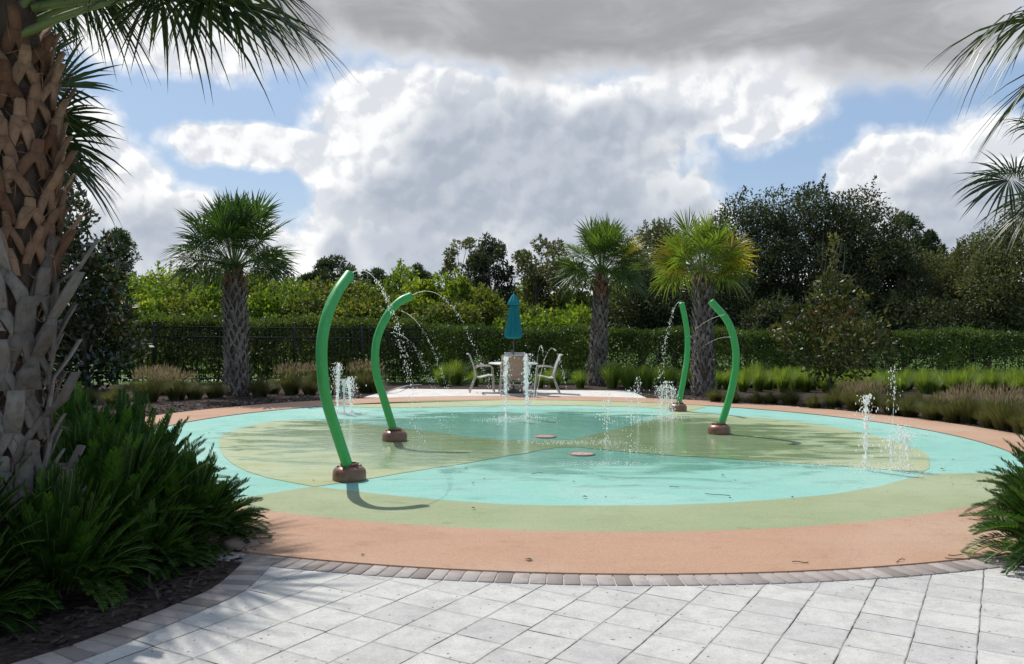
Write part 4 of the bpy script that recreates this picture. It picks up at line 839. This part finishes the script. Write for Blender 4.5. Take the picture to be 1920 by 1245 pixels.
def hedge(label, pts, depth, H, n, L, W, mat, seed, dens_fall=0, front_bias=.55, ragged=.06, gaps=0):
    rg = np.random.default_rng(seed); P0 = np.array(pts, float); sg = np.r_[0, np.cumsum(np.linalg.norm(np.diff(P0, axis=0), axis=1))]; q = MB(); root = thing('hedge', label, 'hedge', (*P0[0], 0))
    s_ = rg.uniform(0, sg[-1], n); c_ = np.c_[np.interp(s_, sg, P0[:, 0]), np.interp(s_, sg, P0[:, 1])]
    top = rg.random(n) < .30; z = np.where(top, H+rg.normal(size=n)*ragged, H*rg.random(n)**.85); off_ = np.where(top, rg.uniform(0, depth, n), np.where(rg.random(n) < .75, rg.exponential(.07, n), depth-rg.exponential(.07, n)))
    bul = .10*np.sin(s_*2.3)+.07*np.sin(s_*5.1+1)+.05*np.sin(z*4+s_*3); hb = .05*np.sin(s_*1.7)+.03*np.sin(s_*4.4); z = z+hb*(z/H)
    if gaps:
        nzv = np.sin(s_*9.3)+np.sin(s_*14.1+z*2)+np.sin(s_*23.7+1); keep = top | ~((nzv > 1.1) & (z < H*.75)); s_, c_, z, off_, bul, top = [a[keep] for a in (s_, c_, z, off_, bul, top)]; n = len(s_)
    P = np.c_[c_[:, 0], c_[:, 1]+off_-bul*(off_ < depth*.5), z]; D = rg.normal(size=(n, 3))+np.c_[np.zeros(n), np.where(off_ < depth*.5, -.5, .5), np.where(top, 1.4, .5)]
    cl = (np.sin(s_*3.1+np.sin(z*3)*1.5)+np.sin(s_*1.3+2))*.12; leaves(q, P-np.array([*P0[0], 0]), D, L*rg.uniform(.6, 1.4, n), W*rg.uniform(.7, 1.3, n), rg, np.clip(rg.random(n)*.7+.15+cl, 0, 1)); q.build('foliage', mat, root)
    q = MB()
    for x in np.arange(.2, sg[-1], .45):
        p = np.array([np.interp(x, sg, P0[:, 0]), np.interp(x, sg, P0[:, 1])])-P0[0]; tube(q, smooth_path([(p[0], p[1]+depth*.5, 0), (p[0]+rg.normal()*.08, p[1]+depth*.5, H*.5), (p[0]+rg.normal()*.15, p[1]+depth*.5, H*.9)], 5), np.linspace(.025, .008, 5), 5, .6, False)
    q.build('stems', M['bark'], root)
hedge('loose shaggy hedge growing through the black fence on the left', [(-10.2, 23.05), (-2.6, 24.6)], .8, 1.62, 30000, .095, .05, M['hedgel'], 71, ragged=.10)
hedge('clipped hedge behind the table and the green posts', [(-2.6, 24.8), (9.0, 25.2)], 1.2, 1.50, 56000, .075, .036, M['hedge'], 72)
hedge('clipped hedge with see-through gaps at the far right', [(9.0, 25.2), (22, 25.6)], 1.2, 1.52, 40000, .085, .042, M['hedge'], 73, gaps=1)

# ------------------------------------------------------------------ grasses
def tuft_mesh(name, seed, n, Hh, Rr, w, tbase, plume=0, pt_=(.85, 1), arch=.6, mats=None, label=None, group=None):
    rg = np.random.default_rng(seed); q = MB(); a = rg.uniform(0, 6.283, n); spread = rg.random(n)**.7; L = Hh*rg.uniform(.7, 1.15, n); ts = np.array([0, .35, .7, 1.]); V = []
    b = np.c_[np.cos(a)*spread*Rr*.28, np.sin(a)*spread*Rr*.28, np.zeros(n)]; o_ = np.c_[np.cos(a), np.sin(a), np.zeros(n)]; sd = np.c_[-np.sin(a+.7), np.cos(a+.7), np.zeros(n)]; tr = (Rr*.85*spread*rg.uniform(.6, 1.2, n))
    for t in ts:
        c_ = b+o_*(tr*t**1.6)[:, None]; c_[:, 2] = L*(t-arch*spread*t**3*.55); hw = w*(1-t*.9)*.5; V += [c_-sd*hw, c_+sd*hw]
    V = np.stack(V, 1); Fq = np.array([(0, 1, 3, 2), (2, 3, 5, 4), (4, 5, 7, 6)]); Fa = (Fq[None]+(np.arange(n)*8)[:, None, None]).reshape(-1, 4)
    q.add(V.reshape(-1, 3), Fa, np.repeat(rg.uniform(*tbase, n), 8))
    root = thing(name, label, 'ornamental grass' , group=group); q.build('blades', mats[0], root)
    if plume:
        q = MB(); k = plume; a = rg.uniform(0, 6.283, k); rr = Rr*.8*np.sqrt(rg.random(k)); P = np.c_[np.cos(a)*rr, np.sin(a)*rr, Hh*(.85+.35*rg.random(k))-rr*.25]; D = np.c_[np.cos(a)*.4, np.sin(a)*.4, np.ones(k)]+rg.normal(size=(k, 3))*.25
        leaves(q, P, D, .10, .008, rg, rg.uniform(*pt_, k)); q.build('plumes', mats[1], root)
    return root
GL = M['muhly']
src_pink = [tuft_mesh('grass_clump', 81+i, 900, .46, .40,   .008, (.15, .65), 330, mats=(GL, GL), label='x', group='g') for i in range(2)]
src_brn = [tuft_mesh('grass_clump', 85+i, 1000, .38, .40, .008, (.2, .65), 0, mats=(GL, GL), label='x', group='g', arch=.9) for i in range(2)]
src_lush = [tuft_mesh('grass_clump', 89+i, 520, .55, .34, .013, (.1, 1.), 0, mats=(M['lush'], GL), label='x', group='g', arch=.4) for i in range(2)]
used = set()
def place(src, x, y, s, label, group, rg):
    o = src[rg.integers(len(src))]
    if o.name in used: o = copy_tree(o)
    else: used.add(o.name)
    o.location = (x, y, 0); o.scale = (s*rg.uniform(.9, 1.1), s*rg.uniform(.9, 1.1), s*rg.uniform(.85, 1.15)); o.rotation_euler = (0, 0, rg.uniform(0, 6.28)); o['label'] = label; o['group'] = group
rg = np.random.default_rng(77)
def ordn(k): return lbls[k] if k else 'first'
# front row of the right bed
xs = list(range(1345, 2000, 38)); 
for k, px in enumerate(xs):
    t = (px-1345)/600; b = G(px+rg.uniform(-7, 7), 757+t*t*42+t*20+rg.uniform(-2, 2)); pink = px > 1600
    place(src_pink if pink and rg.random() < .45 else src_brn, b[0], b[1]+.35, (.92 if px < 1560 else 1.12)*rg.uniform(.9, 1.1), '%s grass mound from the yellowing palm in the front row of the right bed' % ordn(k), 'grass mounds edging the right bed', rg)
k = 0
for px in range(1590, 1960, 48):
    t = (px-1345)/600; b = G(px+rg.uniform(-9, 9), 750+t*t*22+t*12); place(src_pink if rg.random() < .6 else src_brn, b[0], b[1]+.3, 1.05, '%s pinkish grass mound from the left in the second row of the right bed' % ordn(k), 'second row of grass mounds in the right bed', rg); k += 1
# lush strap grass behind
k = 0
for row, (y0, yb) in enumerate(((22.2, 0), (22.9, 0), (23.7, 0))):
    k = 0
    for X in np.arange((6.1, 4.2, 3.3)[row], 16.0, .40):
        
        place(src_lush, X+rg.uniform(-.12, .12), y0-.03*(X-6)+rg.uniform(-.2, .2), rg.uniform(.95, 1.2), '%s lush grass clump from the left in the %s row before the hedge' % (ordn(k), ('front', 'middle', 'back')[row]), 'lush grass clumps along the right hedge', rg); k += 1
    k = 0
for k, (px, py, s_) in enumerate(((855, 722, 1.35), (830, 724, 1.), (1040, 728, 1.1), (1088, 728, .95), (1150, 730, 1.25), (1182, 731, 1.1), (1215, 730, 1.0), (1012, 727, .9), (890, 724, .9))):
    b = G(px, py); where = ['left of the left chair, the tallest', 'left of the tall one by the left chair', 'right of the right chair', 'just left of the orange necked palm foot', 'just right of the orange necked palm foot', 'second right of the orange necked palm foot', 'third right of the orange necked palm foot', 'behind the right chair', 'directly behind the left chair'][k]
    place(src_lush, b[0], max(b[1], 22.9), s_, 'green strap grass clump %s' % where, 'strap grass clumps behind the patio', rg)
# left bed: olive grass mounds under the palm and fence
k = 0
for (px, py, s_, pk) in ((100,790,1.0,0),(205,768,1.1,0),(235,752,1.2,0),(270,756,1.1,1),(320,752,1.2,1),(355,750,1.0,0),(395,748,1.1,0),(480,746,1.1,0),(505,740,1.0,0),(540,742,1.1,1),(575,742,1.0,0),(682,738,1.25,2),(700,738,1.0,0),(640,742,.9,0),(610,741,.9,0),(150,760,1.,0),(295,742,1.,1),(580,732,1.,1)):
    b = G(px, py); place(src_pink if pk else src_brn, b[0], b[1]+.3, s_*1.05, '%s olive grass mound from the left behind the left cycads%s' % (ordn(k), ', pink plumed' if pk == 2 else ''), 'grass mounds in the left bed', rg); k += 1
for o_ in src_pink+src_brn+src_lush:
    if o_.name not in used:
        for ch in list(o_.children): bpy.data.objects.remove(ch)
        bpy.data.objects.remove(o_)
